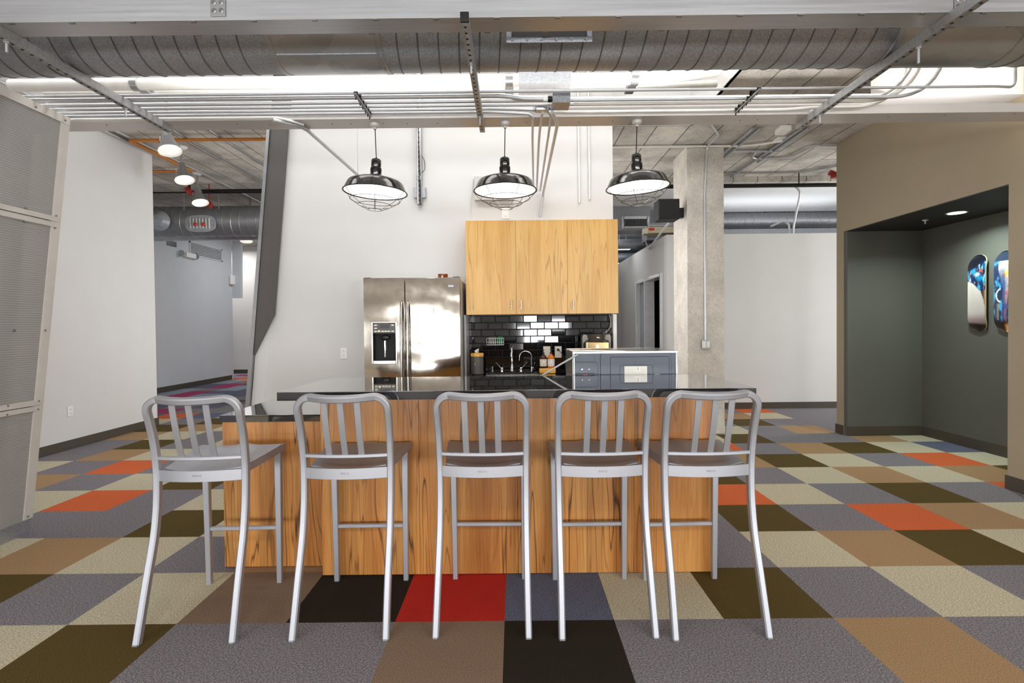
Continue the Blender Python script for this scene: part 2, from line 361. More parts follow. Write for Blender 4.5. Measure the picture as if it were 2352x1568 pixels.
for j in range(-16, 30):
    for i in range(-26, 22):
        k = tile(i, j); mi = KEYS.index(k) if k != 'K' else 8
        if j == 0 and i == -1: mi = 9
        if j == -1 and i == 0: mi = 8
        if (i, j) in ((-1, -1), (-3, 0)): mi = 10  # tan tiles by the bar, shade painted in
        x, y = TX+i*.5, TY+j*.5
        b = len(fl.v); fl.add([(x, y, 0), (x+.5, y, 0), (x+.5, y+.5, 0), (x, y+.5, 0)], [(0, 1, 2, 3)], mi)
x0, x1, y0, y1 = TX-13, TX+11, TY-8, TY+15
b = len(fl.v); fl.add([(x0, y0, -.1), (x1, y0, -.1), (x1, y1, -.1), (x0, y1, -.1)], [(3, 2, 1, 0)], 0)
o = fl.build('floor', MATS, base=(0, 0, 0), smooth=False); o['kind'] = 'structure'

# ceilings: raised white bay over the kitchen, board-formed concrete over the rest
ZL, ZR = 3.84, 3.52
struct('ceiling', MB().box((-12, 6.4, ZL), (-1.0, 17, ZL+.15)).box((-12, 6.38, ZL+.001), (-6.2, 1, ZL+.15)), 'ceil')
struct('ceiling', MB().box((1.95, .8, ZR), (8.5, 7.95, ZR+.15)).box((-1.0, 5.75, ZR), (1.95, 7.95, ZR+.15)), 'ceil')
struct('ceiling', MB().box((-1.0, 7.97, ZR), (8.5, 17, ZR+.15)), 'ceilwhite')
struct('ceiling', MB().box((-12, -5, ZR), (8.5, .8, ZR+.15)), 'ceilwhite')
struct('ceiling', MB().box((-6.2, .6, 4.65), (2.1, 6.6, 4.75)), 'ceilwhite')
# bulkheads round the raised bay
struct('wall_bulkhead', MB().box((-6.2, 6.38, ZL-.02), (-1.6, 6.42, 4.64)), 'fascia')
struct('wall_bulkhead', MB().box((-1.6, 5.72, ZR-.0), (1.94, 5.76, 4.64)), 'fascia')
struct('wall_bulkhead', MB().box((1.94, .6, ZR-.0), (1.98, 5.75, 4.64)), 'fascia')
struct('wall_bulkhead', MB().box((-6.2, .6, ZR), (2.1, .64, 4.64)), 'fascia')
struct('wall_bulkhead', MB().box((-6.24, .6, ZL), (-6.2, 6.4, 4.64)), 'fascia')
# concrete drop beams
struct('trim_1', MB().box((1.0, 7.75, 3.44), (8.4, 7.95, ZR-.001)), 'ceil')

# left wall and its base
struct('wall_left', MB().prism([(-5.06, 3.6, 0), (-5.06, 7.36, 0), (-5.06, 7.36, ZL-.002), (-5.06, 6.37, ZL-.002), (-5.06, 6.37, 4.64), (-5.06, 3.6, 4.64)], (-.14, 0, 0)), 'wall')
struct('baseboard_left', MB().box((-5.058, 3.6, .001), (-5.046, 7.372, .105)).box((-5.2, 7.361, .001), (-5.046, 7.372, .105)), 'base', bevel=.002)
# far left corridor
struct('wall_far_left', MB().box((-7.7, 7.0, 0), (-7.55, 14.0, ZL-.002)), 'wall_far')
struct('wall_header', MB().prism([W(533, 300, 14.003), W(553, 300, 14.003), W(553, 684, 14.003), W(533, 684, 14.003)], (0, .1, 0)), 'wall_far')
struct('baseboard_far_left', MB().box((-7.548, 7.0, .001), (-7.536, 13.9, .12)), 'base')
struct('wall_corridor_end', MB().box((-9.5, 15.75, 0), (-3.5, 15.9, ZL-.002)), 'wall')
struct('baseboard_corridor_end', MB().box((-9.5, 15.735, .001), (-3.5, 15.748, .12)), 'base')
struct('wall_corridor_side', MB().box((-9.6, 13.9, 0), (-9.5, 15.9, ZL-.002)), 'wall_far')

# kitchen back wall: white sheet wall with a leaning left edge
YB = 5.5
TL, KN, BL = W(660, 294, YB), W(629, 722, YB), W(607, 905, YB)
bl = BL + (BL-KN)*((0-BL.z)/(BL.z-KN.z)); tl = TL + (TL-KN)*((ZR-TL.z)/(TL.z-KN.z))
xr = W(1408, 500, YB).x; tl2 = tl + (tl-KN)*((4.6-ZR)/(tl.z-KN.z))
struct('wall_back', MB().prism([(bl.x, YB, 0), (xr, YB, 0), (xr, YB, 4.6), (tl2.x, YB, 4.6), (KN.x, YB, KN.z)], (0, .2, 0)), 'wall')
# white facet folding away from that wall, behind the dark panel
a, b_, c = W(629, 722, 5.497), W(582, 818, 5.47), W(573, 935, 5.44); c = b_ + (c-b_)*((0-b_.z)/(c.z-b_.z))
struct('wall_facet', MB().prism([(a.x, 5.5, a.z), (b_.x-.03, 5.47, b_.z), (c.x-.03, 5.44, 0), (bl.x, 5.497, 0)], (0, .16, 0)), 'wall')
# dark laminate reveal and the grey metal edge that leans with it
def ext(p, q, z): return p + (q-p)*((z-p.z)/(q.z-p.z))
YP = 5.435
p0, p1, p2, p3, p4 = W(618, 298, YP), W(661, 296, YP), W(629.5, 722, YP), W(582, 818, YP), W(575, 818, YP)
q0, q1 = ext(p4, p0, 4.2), ext(p2, p1, 4.2)
e0, e1 = W(572, 932, YP), W(570, 932, YP); z0a = ext(p3, e0, 0); z0b = ext(p4, e1, 0)
struct('trim_2', MB().prism([q0, q1, p2, p3, z0a, z0b, p4], (0, .03, 0)), 'dark')
s0, s1, s2, s3 = W(612, 298, YP-.02), W(619, 298, YP-.02), W(572, 932, YP-.02), W(563, 932, YP-.02)
s0, s1, s2, s3 = ext(s3, s0, 4.2), ext(s2, s1, 4.2), ext(s1, s2, 0), ext(s0, s3, 0)
struct('trim_3', MB().prism([s0, s1, s2, s3], (0, .03, 0)), 'aluedge')
g = Vector((-.006, .031, 0))
struct('trim_4', MB().prism([s0+g, s0+g+Vector((.02, 0, 0)), s3+g+Vector((.02, 0, 0)), s3+g], (0, .17, 0)), 'blackm')

# right side: white partition in front of the open plan, its side with a door
struct('wall_right_back', MB().box((2.42, 8.27, 0), (7.5, 8.41, 2.765)), 'wall')
struct('baseboard_right_back', MB().box((2.42, 8.255, .001), (7.5, 8.268, .10)), 'base')
sd = MB()
for y0, y1, z0, z1 in ((8.41, 8.50, 0, 2.765), (8.50, 10.24, 2.19, 2.765), (10.24, 14.5, 0, 2.765)): sd.box((2.42, y0, z0), (2.54, y1, z1))
struct('wall_right_side', sd, 'wall_side')
d = thing('door_1', 'dark open doorway with white frame and side glass in the grey side wall', 'door', (2.43, 9.37, 0)); d['kind'] = 'structure'
fr = MB(); fr.box((2.38, 8.5, 0), (2.56, 8.555, 2.19)).box((2.38, 10.185, 0), (2.56, 10.24, 2.19)).box((2.38, 8.555, 2.135), (2.56, 10.185, 2.19)).box((2.38, 9.52, 0), (2.56, 9.58, 2.135))
fr.build('frame', 'trimw', d, bevel=.003)
MB().box((2.46, 9.58, .02), (2.47, 10.185, 2.13)).build('side_glass', 'glass', d)
MB().box((2.60, 8.56, .01), (3.2, 8.60, 2.12)).build('door_leaf', 'niche', d)
MB().tube([(2.72, 8.55, 1.0), (2.72, 8.51, 1.0), (2.84, 8.51, 1.0)], .01).build('door_handle', 'black', d)
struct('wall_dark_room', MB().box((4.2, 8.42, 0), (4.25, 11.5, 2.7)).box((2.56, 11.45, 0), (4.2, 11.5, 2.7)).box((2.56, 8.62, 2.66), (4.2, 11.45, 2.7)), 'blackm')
struct('wall_rear_strip', MB().box((1.02, 11.9, 0), (2.3, 12.0, 2.62)), 'dark')
struct('wall_end', MB().box((-1.0, 16.9, 0), (8.5, 17.0, ZR-.01)), 'wall_side')

# concrete column
tag(MB().box((2.12, 6.39, 0), (2.575, 6.93, ZR-.001)).build('concrete_column', 'column', bevel=.012, seg=2), 'square bare concrete column standing between kitchen and white partition', 'column')

# taupe wall with the recessed niche, seen along its length
XT, XN = 3.95, 4.84
t = MB()
t.box((XT, 6.265, 0), (XN+.12, 6.40, ZR-.002)); t.box((XT, 1.2, 0), (XN+.12, 4.18, ZR-.002)); t.box((XT, 4.18, 2.435), (XN+.12, 6.265, ZR-.002))
struct('wall_right', t, 'taupe')
struct('wall_niche_side', MB().box((XN, 4.181, 0), (XN+.11, 6.20, 2.43)), 'niche')
struct('wall_niche_end', MB().box((XT+.004, 6.20, 0), (XN+.11, 6.263, 2.43)), 'niche')
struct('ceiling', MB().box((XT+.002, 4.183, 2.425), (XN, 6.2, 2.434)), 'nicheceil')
bb = MB(); bb.box((XT-.012, 6.265, .001), (XT-.001, 6.41, .11)).box((XT-.012, 1.2, .001), (XT-.001, 4.19, .11)).box((XT+.004, 6.188, .001), (XN-.012, 6.199, .11)).box((XN-.012, 4.181, .001), (XN-.001, 6.199, .11)).box((XT, 4.181, .001), (XN-.013, 4.192, .11))
struct('baseboard_right', bb, 'base')
struct('trim_6', MB().box((.35, 4.06, 3.085), (2.915, 4.27, 3.11)), 'wall')
struct('trim_5', MB().box((2.92, 4.05, 3.09), (3.94, 4.28, ZR-.002)).box((3.94, 4.05, 3.09), (8, 4.28, 3.092)), 'wall')

# walls behind the camera and beside it (with the windows the daylight comes through)
xs = [-12.0]+[v for w in WINS for v in w]+[8.5]; rw = MB()
rw.box((-12, -5.1, 0), (8.5, -5, .8)).box((-12, -5.1, 1.7), (8.5, -5, ZR))
for k in range(0, len(xs), 2): rw.box((xs[k], -5.1, .8), (xs[k+1], -5, 1.7))
struct('wall_rear', rw, 'wall')
struct('wall_right_near', MB().box((8.4, -5, 0), (8.5, 17, ZR)), 'wall')
struct('wall_left_near', MB().box((-12.1, -5, 0), (-12, 17, ZL)), 'wall_side')
for n, (a, b_) in enumerate(WINS):
    f = MB(); f.box((a, -5.08, .8), (a+.05, -5.02, 1.7)).box((b_-.05, -5.08, .8), (b_, -5.02, 1.7)).box((a+.05, -5.08, .8), (b_-.05, -5.02, .85)).box((a+.05, -5.08, 1.65), (b_-.05, -5.02, 1.7)).box(((a+b_)/2-.025, -5.08, .85), ((a+b_)/2+.025, -5.02, 1.65))
    struct('window_%d' % (n+1), f, 'trimw')

# ================================================================== STEEL OVERHEAD
ZB, ZS = 2.773, 2.725          # underside of the beams; underside of the strut channels
bm1 = thing('ceiling_beam', 'wide brushed aluminium clad beam across the very top of the picture', 'beam', (0, 2.5, ZB))
MB().box((-3.9, 2.436, ZB), (3.9, 2.448, 3.33)).box((-3.9, 2.448, ZB), (3.9, 2.556, ZB+.012)).build('cladding', 'beamalu', bm1)
def wpl(x, y, w, h, Y=2.434):
    c = W(x, y, Y); m = MB(); m.cbox((c.x, Y-.002, c.z), (w, .004, h)); p = m.build('splice_plate', 'galvp', bm1, bevel=.001)
    m2 = MB()
    for i in (-1, 1):
        for j in (-1, 1): m2.lathe([(0, .005), (.006, .005), (.010, .0015), (.012, .001), (.012, 0)], (c.x+i*w*.24, Y-.0045, c.z+j*h*.22), 12, Matrix.Rotation(PI/2, 3, 'X'))
    b = m2.build('bolt', 'aluedge', bm1); b.parent = p
wpl(501, 16, .070, .086); wpl(2208, 8, .066, .075)
cl = MB()
for i in range(26):
    x = -3.5+i*.282; cl.cbox((x, 2.563, ZB+.004), (.030, .012, .006)); cl.cbox((x+.05, 2.444, ZB-.0015), (.026, .014, .003))
cl.build('clip', 'aluedge', bm1, bevel=.001)['kind'] = 'stuff'
MB().box((-3.9, 2.5565, ZB+.01), (3.9, 2.560, ZB+.02)).build('edge_flange', 'galvp', bm1)
bm2 = tag(MB().box((-5.04, 3.594, ZB), (3.94, 3.768, ZB+.062)).build('ceiling_beam', 'beam', bevel=.002), 'painted white-grey steel ledge beam behind the conduits that holds the pendant lamps', 'beam')
scr = MB()
for i, (x, y) in enumerate(((245, 287), (545, 285), (620, 286), (700, 286), (763, 285), (806, 284), (880, 283), (935, 284), (1005, 283), (1210, 281), (1330, 280), (1407, 278), (1700, 276), (1740, 275), (2040, 268), (2170, 264), (2330, 261))):
    scr.lathe([(0, -.003), (.003, -.002), (.004, 0)], G(x, y, ZB-.0005), 8)
s_ = scr.build('screw', 'wire', bm2); s_['kind'] = 'stuff'

def strut(x, y0, y1, label, grp):
    t = MB(); w = .0180; z = ZS; h = .0475
    t.box((x-w, y0, z), (x-w+.003, y1, z+h)); t.box((x+w-.003, y0, z), (x+w, y1, z+h)); t.box((x-w+.003, y0, z), (x+w-.003, y1, z+.003))
    t.box((x-w+.003, y0, z+h-.003), (x-w+.009, y1, z+h)); t.box((x+w-.009, y0, z+h-.003), (x+w-.003, y1, z+h))
    o = t.build('strut_channel', 'strut', bevel=.0008); tag(o, label, 'strut channel', grp)
    hm = MB()
    for i in range(int((y1-y0)/.050)): hm.lathe([(0, -.0006), (.0070, -.0006), (.0070, .0004)], (x, y0+.03+i*.050, z), 10)
    hh = hm.build('slot_hole', 'blackm', o); hh['kind'] = 'stuff'
    return o
GS = 'strut channels running away under the two beams'
ms = strut(-.211, 2.40, 3.738, 'perforated steel strut channel hanging in the middle, over the centre pendant lamp', GS)
MB().box((-.231, 2.384, ZS+.001), (-.191, 2.4, ZS+.046)).build('end_cap', 'black', ms, bevel=.003)
strut(-2.40, 1.9, 3.67, 'steel strut channel running diagonally at upper left towards the spot lamps', GS)
strut(2.04, 1.86, 3.744, 'steel strut channel running diagonally at upper right towards the taupe wall', GS)
tag(MB().tube(bend([(2.085, 1.8, ZS+.035), (2.085, 3.3, ZS+.035), (2.03, 3.57, ZS+.052)], .1), .013).build('conduit', 'emt'), 'steel conduit strapped along the right-hand strut channel', 'conduit')
def rod(x, y, label, drop=.055):
    t = thing('threaded_rod', label, 'rod', (x, y, ZS-drop), 'threaded rods through the strut channels')
    MB().tube([(x, y, ZS-drop), (x, y, ZS+.03)], .0062, 8).build('rod', 'emt', t)
    MB().lathe([(0, 0), (.012, 0), (.012, .010), (0, .010)], (x, y, ZS-.013), 6).build('nut', 'strut', t)
    MB().lathe([(0, 0), (.019, 0), (.019, .002), (0, .002)], (x, y, ZS-.0025), 16).build('washer', 'strut', t)
for x, y, l in ((-2.40, 3.26, 'threaded rod through the upper left strut channel beside the conduit bundle'), (-2.40, 2.50, 'threaded rod through the near end of the upper left strut channel'), (-.211, 2.76, 'threaded rod through the middle strut channel under the big duct'), (-.211, 3.45, 'threaded rod through the middle strut channel beside the conduit bundle'), (2.04, 2.64, 'long threaded rod hanging below the right strut channel in front of the duct'), (2.04, 3.48, 'threaded rod through the far end of the right strut channel')):
    rod(x, y, l, .085 if 'long' in l else .055)

# big spiral duct lying on the strut channels
YD, RD = 2.916, .24; ZD = ZB+RD+.006
duct = thing('air_duct', 'large galvanized spiral duct crossing the whole picture under the ceiling', 'duct', (0, YD, ZD-RD))
RX = Matrix.Rotation(PI/2, 3, 'Y')
def dseg(x0, x1, r, mat, seam=0):
    m = MB(); m.lathe([(r, 0), (r, x1-x0)], (x0, YD, ZD), 72, RX, cap=False); o = m.build('duct_section', mat, duct)
    if seam:
        path = [(x0+.03+seam*i/40, YD+(r+.0005)*math.sin(2*PI*i/40), ZD+(r+.0005)*math.cos(2*PI*i/40)) for i in range(int((x1-x0-.06)/seam)*40+1)]
        MB().tube(path, .0042, 6).build('spiral_seam', 'seam', o)
    for xx in (x0, x1):
        c = MB(); c.lathe([(r+.001, -.014), (r+.005, -.010), (r+.005, .010), (r+.001, .014)], (xx, YD, ZD), 72, RX, cap=False); c.build('joint_ring', 'galvp', o)
YF_ = 2.73
xa, xb, xc = W(612, 120, YF_).x, W(866, 120, YF_).x, W(2075, 110, YF_).x
dseg(-3.7, xa, RD, 'galv', .1086); dseg(xa, xb, RD+.002, 'galvp'); dseg(xb, xc, RD, 'galv', .1086)
dseg(xc, xc+.66, RD+.002, 'galvp'); dseg(xc+.66, 3.93, RD, 'galvp', .1086)
MB().box((xa+.02, YD-.118, ZD-RD+.020), (xb-.02, YD-.108, ZD-RD+.027)).build('lap_seam', 'galv', duct)
YG = 2.668; gx0, gx1 = W(1163, 90, YG).x, W(1360, 90, YG).x; gz = W(1260, 92, YG).z
MB().box((gx0, YG-.004, gz-.013), (gx1, YG, gz+.013)).box((gx0, YG-.004, gz+.013), (gx0+.026, YG, gz+.10)).box((gx1-.026, YG-.004, gz+.013), (gx1, YG, gz+.10)).build('register_flange', 'galv', duct, bevel=.001)
MB().box((gx0+.026, YG+.010, gz+.010), (gx1-.026, YG+.014, gz+.10)).build('register_opening', 'dark', duct)
for k in range(6): MB().lathe([(0, .004), (.006, .003), (.007, 0)], (gx0+.03+(gx1-gx0-.06)*k/5, YG-.0045, gz), 10, Matrix.Rotation(PI/2, 3, 'X')).build('bolt', 'aluedge', duct)
# smaller ducts behind
def pipe(name, pts, r, mat, label, cat='pipe', grp=None, bendr=.15, n=14):
    return tag(MB().tube(bend(pts, bendr, 8), r, n).build(name, mat), label, cat, grp)
z1_, z2_ = W(900, 187, 4.2).z, W(900, 206, 4.4).z
pipe('round_duct', [(-4.0, 4.2, z1_), (1.15, 4.2, z1_), (1.75, 4.5, z1_+.2)], .048, 'emtw', 'slim bright round duct seen just below the big spiral duct', 'duct', bendr=.4)
pipe('round_duct', [(-3.9, 4.4, z2_), (1.25, 4.4, z2_), (1.85, 4.8, z2_+.2)], .036, 'emtw', 'second slim bright round duct lying behind and below the first one', 'duct', bendr=.4)
for X0, l in ((-3.0, 'left clamp on the slim bright ducts'), (-.02, 'clamp on the slim ducts left of the flat grey box'), (.98, 'right clamp on the slim bright ducts near the duct bend')):
    m = MB()
    for yy, zz_, rr_ in ((4.2, z1_, .049), (4.4, z2_, .037)): m.lathe([(rr_, -.03), (rr_+.004, -.028), (rr_+.004, .028), (rr_, .03)], (X0, yy, zz_), 24, RX, cap=False)
    m.box((X0-.035, 4.2, z2_-.05), (X0+.035, 4.42, z2_-.04)).tube([(X0, 4.3, z2_-.04), (X0, 4.3, 4.64)], .005, 6)
    tag(m.build('pipe_clamp', 'galvp'), 'steel '+l, 'clamp')
a, b_ = W(1192, 171, 3.9), W(1312, 171, 3.9)
zz_ = W(1250, 190, 3.9).z
tag(MB().box((a.x, 3.9, zz_), (b_.x, 4.1, zz_+.08)).box((a.x+.1, 3.95, zz_+.08), (a.x+.12, 4.0, 4.645)).build('junction_box', 'galv', bevel=.002), 'flat galvanized box below the big duct near the middle strut', 'box')

# conduit bundle lying across the struts
rr = [.0080, .0165, .0115, .0100, .0095, .0090]
zc = [ZB+.001+r for r in rr]
ys = [G(900, y, z).y for y, z in zip((213.0, 222.5, 234.5, 244.0, 252.5, 259.5), zc)]
GC = 'conduits of the bundle crossing in front of the white beam'
X0 = -4.6
pj = G(1262, 227, ZB+.02); oc = G(1243, 256, ZB-.015)
nm = ['topmost thin conduit of the bundle, bending up at its right end', 'thick conduit of the bundle, second from the top, ending at the steel junction box', 'third conduit from the top of the bundle, just below the thick one', 'medium conduit running in the middle of the bundle', 'conduit second from the bottom of the bundle, turning down over the cabinets', 'lowest conduit of the bundle at left, turning down beside the centre pendant lamp']
pipe('conduit', [(X0, ys[0], zc[0]), (2.98, ys[0], zc[0]), (3.10, ys[0]+.02, zc[0]), (3.13, ys[0]+.05, 3.515)], rr[0], 'emt', nm[0], 'conduit', GC, .22)
pipe('conduit', [(X0, ys[1], zc[1]), (-.05, ys[1], zc[1]), (.08, ys[1]+.05, zc[1]), (pj.x-.040, ys[1]+.055, zc[1])], rr[1]*.85, 'emt', nm[1], 'conduit', GC, .1)
pipe('conduit', [(X0, ys[2], zc[2]), (2.72, ys[2], zc[2]), (2.86, ys[2]+.02, 3.515)], rr[2], 'emt', nm[2], 'conduit', GC, .3)
pipe('conduit', [(X0, ys[3], zc[3]), (2.55, ys[3], zc[3]), (2.76, ys[3]+.02, 3.515)], rr[3], 'emt', nm[3], 'conduit', GC, .35)
zl = ZB-.018
pipe('conduit', [(X0, ys[4], zc[4]), (-.02, ys[4], zc[4]), (.235, ys[4]+.01, zc[4]-.01), (.262, ys[4]+.05, zl), (.268, 3.9, zl), (.285, 5.46, zl)], rr[4], 'emt', nm[4], 'conduit', GC, .14)
pipe('conduit', [(X0, ys[5], zc[5]), (-.12, ys[5], zc[5]), (.115, ys[5]+.01, zc[5]-.012), (.142, ys[5]+.04, zl), (.150, 3.9, zl), (.215, 5.46, zl)], rr[5], 'emt', nm[5], 'conduit', GC, .14)
pipe('conduit', [(oc.x+.01, oc.y+.02, ZB-.016), (.198, oc.y+.09, ZB-.020), (.200, 3.9, ZB-.020), (.248, 5.46, ZB-.020)], .0095, 'emt', 'thin conduit dropping from the oval fitting towards the wall behind the centre pendant', 'conduit')
wq = W(1241, 498, 5.45)
pipe('conduit', [(pj.x+.02, 3.41, ZB-.040), (.312, 3.6, ZB-.042), (.318, 5.445, ZB-.042), (wq.x, 5.45, wq.z)], .0120, 'emt', 'steel conduit from the junction box down the wall to the cabinet top', 'conduit', None, .08)
yl = G(900, 266.5, ZB+.012).y
pipe('conduit', [(X0, yl, ZB+.010), (-1.60, yl, ZB+.010), (-1.50, yl+.015, ZB-.012), (-1.45, yl+.07, ZB-.014)], .0085, 'emtw', 'thin bright conduit at left, lowest of all, reaching the head of the diagonal conduit', 'conduit', None, .1)
b_ = W(822, 402, 4.85); zd = ZB-.016
pipe('conduit', [(-1.62, yl-.02, zd), (-1.46, yl+.10, zd), (b_.x, b_.y, b_.z)], .0140, 'emt', 'diagonal conduit running back and down to the left pendant lamp', 'conduit', None, .12)
pipe('hanger_rod', [(b_.x, b_.y, b_.z+.014), (b_.x, b_.y, 4.645)], .0038, 'emt', 'thin hanger rod holding the diagonal conduit above the left pendant', 'rod')
yb_ = G(1500, 255, ZB+.013).y; ym_ = G(1500, 236, ZB+.015).y
pipe('conduit', [(.24, yb_, ZB+.012), (1.86, yb_, ZB+.012), (2.0, yb_-.03, ZB+.012), (2.42, yb_-.04, ZB+.012), (2.66, yb_+.02, 2.95), (2.72, yb_+.04, 3.515)], .0105, 'emtw', 'thin bright conduit running right from the oval fitting, lowest on the right', 'conduit', None, .25)
pipe('conduit', [(.40, ym_, ZB+.014), (2.62, ym_, ZB+.014), (2.80, ym_+.06, 3.515)], .0125, 'emtw', 'bright conduit running right from the junction box and curving up at right', 'conduit', None, .35)
jy = 3.36
ja, jb2 = W(1268, 222, jy), W(1308, 222, jy)
jb = thing('junction_box', 'square steel junction box hanging at the end of the thick conduit, above the cabinets', 'box', ((ja.x+jb2.x)/2, jy+.06, ZB-.026))
MB().box((ja.x, jy-.06, ZB-.026), (jb2.x, jy+.07, ZB+.058)).build('body', 'galv', jb, bevel=.002)
MB().lathe([(.014, 0), (.021, .002), (.021, .024), (.014, .026)], (ja.x-.028, ys[1]+.055, zc[1]), 16, RX).build('connector', 'wire', jb)
of = thing('conduit_fitting', 'oval cast conduit fitting under the bundle, left of the junction box', 'fitting', (oc.x, oc.y, ZB-.018))
MB().lathe([(.0, 0), (.036, .0), (.043, .007), (.043, .031), (.036, .036), (0, .036)], (oc.x, oc.y, ZB-.016), 20, Matrix.Diagonal((1.25, .62, 1))).build('body', 'galvp', of)
MB().lathe([(.010, 0), (.014, .003), (.014, .019), (.010, .023)], (oc.x+.054, oc.y, ZB+.008), 14, RX).build('connector', 'galv', of)
for X0c, l in ((-.955, 'bracket clamping the conduit bundle above the left pendant lamp'), (1.51, 'bracket clamping the conduit bundle left of the right strut channel')):
    t = thing('conduit_bracket', 'steel '+l, 'bracket', (X0c, 3.36, ZB-.02), 'brackets on the conduit bundle')
    MB().box((X0c-.009, ys[0]-.03, ZB-.010), (X0c+.009, ys[5]+.02, ZB-.001)).build('rail', 'strut', t, bevel=.001)
    for y, r, z in zip(ys, rr, zc):
        m = MB(); m.lathe([(r+.0005, -.013), (r+.003, -.012), (r+.003, .012), (r+.0005, .013)], (X0c, y, z), 16, RX, cap=False); m.lathe([(0, 0), (.004, 0), (.004, .014), (0, .014)], (X0c-.004, y+r+.004, ZB-.026), 6); m.build('strap', 'wire', t)

# ================================================================== PENDANT LAMPS
def pendant():
    t = thing('pendant_lamp', '', 'pendant lamp', (0, 0, 0))      # origin: rim centre
    prof = [(0.2238, 0), (0.2232, 0.0048), (0.2166, 0.0072), (0.2052, 0.0336), (0.192, 0.0624), (0.18, 0.0744), (0.144, 0.0888), (0.102, 0.0996), (0.0624, 0.1068), (0.06, 0.1152), (0.0384, 0.1188), (0.0366, 0.126)]
    MB().lathe(prof+[(0.0336, 0.1236), (0.0576, 0.1116), (0.06, 0.1044), (0.102, 0.096), (0.144, 0.0852), (0.1776, 0.0708), (0.1896, 0.0588), (0.2028, 0.0312), (0.2136, 0.0048), (0.2214, 0)], (0, 0, 0), 64, cap=False).build('shade', ['lampm'], t)
    MB().lathe([(0, 0.096), (0.0576, 0.096), (0.1416, 0.0816), (0.1752, 0.0672), (0.1872, 0.0564), (0.2004, 0.03), (0.2118, 0.0036)], (0, 0, 0), 64, cap=False).build('reflector', 'lampin', t)
    MB().lathe([(0.0366, 0.1176), (0.0378, 0.12), (0.0378, 0.1704), (0.033, 0.1752), (0.033, 0.18), (0.0342, 0.1824), (0.0342, 0.2232), (0.0288, 0.2316), (0.012, 0.2364), (0.0072, 0.2436), (0, 0.2436)], (0, 0, 0), 32, cap=False).build('socket_cap', 'lampm', t)
    MB().lathe([(0.0382, 0.1416), (0.0386, 0.1428), (0.0386, 0.1656), (0.0382, 0.1668)], (0, 0, 0), 32, cap=False).build('socket_band', 'wire', t)
    MB().lathe([(0, -0.0024), (0.024, 0), (0.0432, 0.0144), (0.048, 0.036), (0.0408, 0.06), (0.0216, 0.0816), (0.0168, 0.096)], (0, 0, 0), 24).build('bulb', 'bulb', t)
    g = MB()
    def gp(u): # guard profile: u 0 rim -> 1 bottom ring
        return (.221*(1-u)+.048*u + .0144*math.sin(PI*u), -.120*u**.80)
    for k in range(6):
        a = PI/6+k*PI/3+.25
        g.tube([(gp(u)[0]*math.cos(a), gp(u)[0]*math.sin(a), gp(u)[1]) for u in [i/10 for i in range(11)]], .0018, 6)
    for u in (.0, .36, .68, 1.0):
        r, z = gp(u); g.tube([(r*math.cos(2*PI*i/48), r*math.sin(2*PI*i/48), z) for i in range(48)], .0019, 6, closed=True)
    g.build('wire_guard', 'wire', t)
    return t
pn = pendant()
tree = {}
for c in bpy.data.objects: tree.setdefault(c.parent, []).append(c)
zs = 2.292
for i, (px, tilt, l) in enumerate(((862, 2.6, 'dark metal pendant lamp with wire guard hanging leftmost, before the blank white wall'), (1160.5, -.5, 'dark metal pendant lamp with wire guard hanging in the middle, above the wall cabinets'), (1465, -2.9, 'dark metal pendant lamp with wire guard hanging rightmost, in front of the concrete ceiling'))):
    o = pn if i == 0 else dup(pn, None, tree)
    p = W(px, 442-.01*(px-1160), 3.68); o.location = (p.x, 3.68, zs+(.0 if i < 2 else .014)); o.rotation_euler = (0, math.radians(tilt), .2*i)
    o['label'] = l; o['group'] = 'pendant lamps over the bar'
    top = Vector((0, 0, .24)); top.rotate(o.rotation_euler); top += o.location
    cz = ZB
    pc = W((861, 1160, 1463)[i], 280, 3.68)
    # cord and ceiling canopy belong to the lamp
    inv = (Matrix.Translation(o.location) @ o.rotation_euler.to_matrix().to_4x4()).inverted()
    m = MB(); m.tube([inv @ top, inv @ Vector((pc.x, 3.68, cz-.024))], .0032, 8); c = m.build('cord', 'wire', None, base=(0, 0, 0)); c.parent = o
    m = MB(); m.lathe([(0, -.041), (.010, -.041), (.012, -.031), (.029, -.022), (.035, -.010), (.035, -.001), (0, -.001)], (0, 0, 0), 28)
    for k in range(len(m.v)): m.v[k] = inv @ (m.v[k]+Vector((pc.x, 3.68, cz)))
    c = m.build('canopy', 'beam', None, base=(0, 0, 0)); c.parent = o
    l = bpy.data.lights.new('pendant_light', 'POINT'); l.energy = 2.5; l.color = (1, .93, .82); l.shadow_soft_size = .05
    lo = bpy.data.objects.new('pendant_light', l); COL.objects.link(lo); lo.location = (o.location.x, o.location.y, zs-.05)

# ================================================================== BAR
XL, XRr, YF = -1.054, 1.076, 2.812
bar = thing('bar_counter', 'raised breakfast bar with black granite top and striped wood front panels', 'bar counter', (0, 2.9, 0))
x = XL
for k, w in enumerate((.532, .532, .532, .534)):
    MB().box((x+.0008, YF, .004), (x+w-.0008, YF+.02, 1.008)).build('front_panel', 'woodbar', bar, bevel=.0008); x += w
for a, b_ in ((XL, XL+.02), (XRr-.02, XRr)): MB().box((a, YF+.022, .004), (b_, YF+.15, 1.008)).build('side_panel', 'woodbar', bar)
MB().box((XL+.02, YF+.13, .004), (XRr-.02, YF+.15, 1.008)).build('back_panel', 'woodbar', bar)
MB().box((-1.100, 2.405, 1.010), (1.115, 3.085, 1.050)).build('countertop', 'granite', bar, bevel=.0015)
for xx in (-.85, -.005, .80): MB().box((xx-.018, 2.45, 1.003), (xx+.018, 2.81, 1.0095)).build('support_bracket', 'blackm', bar, bevel=.002)
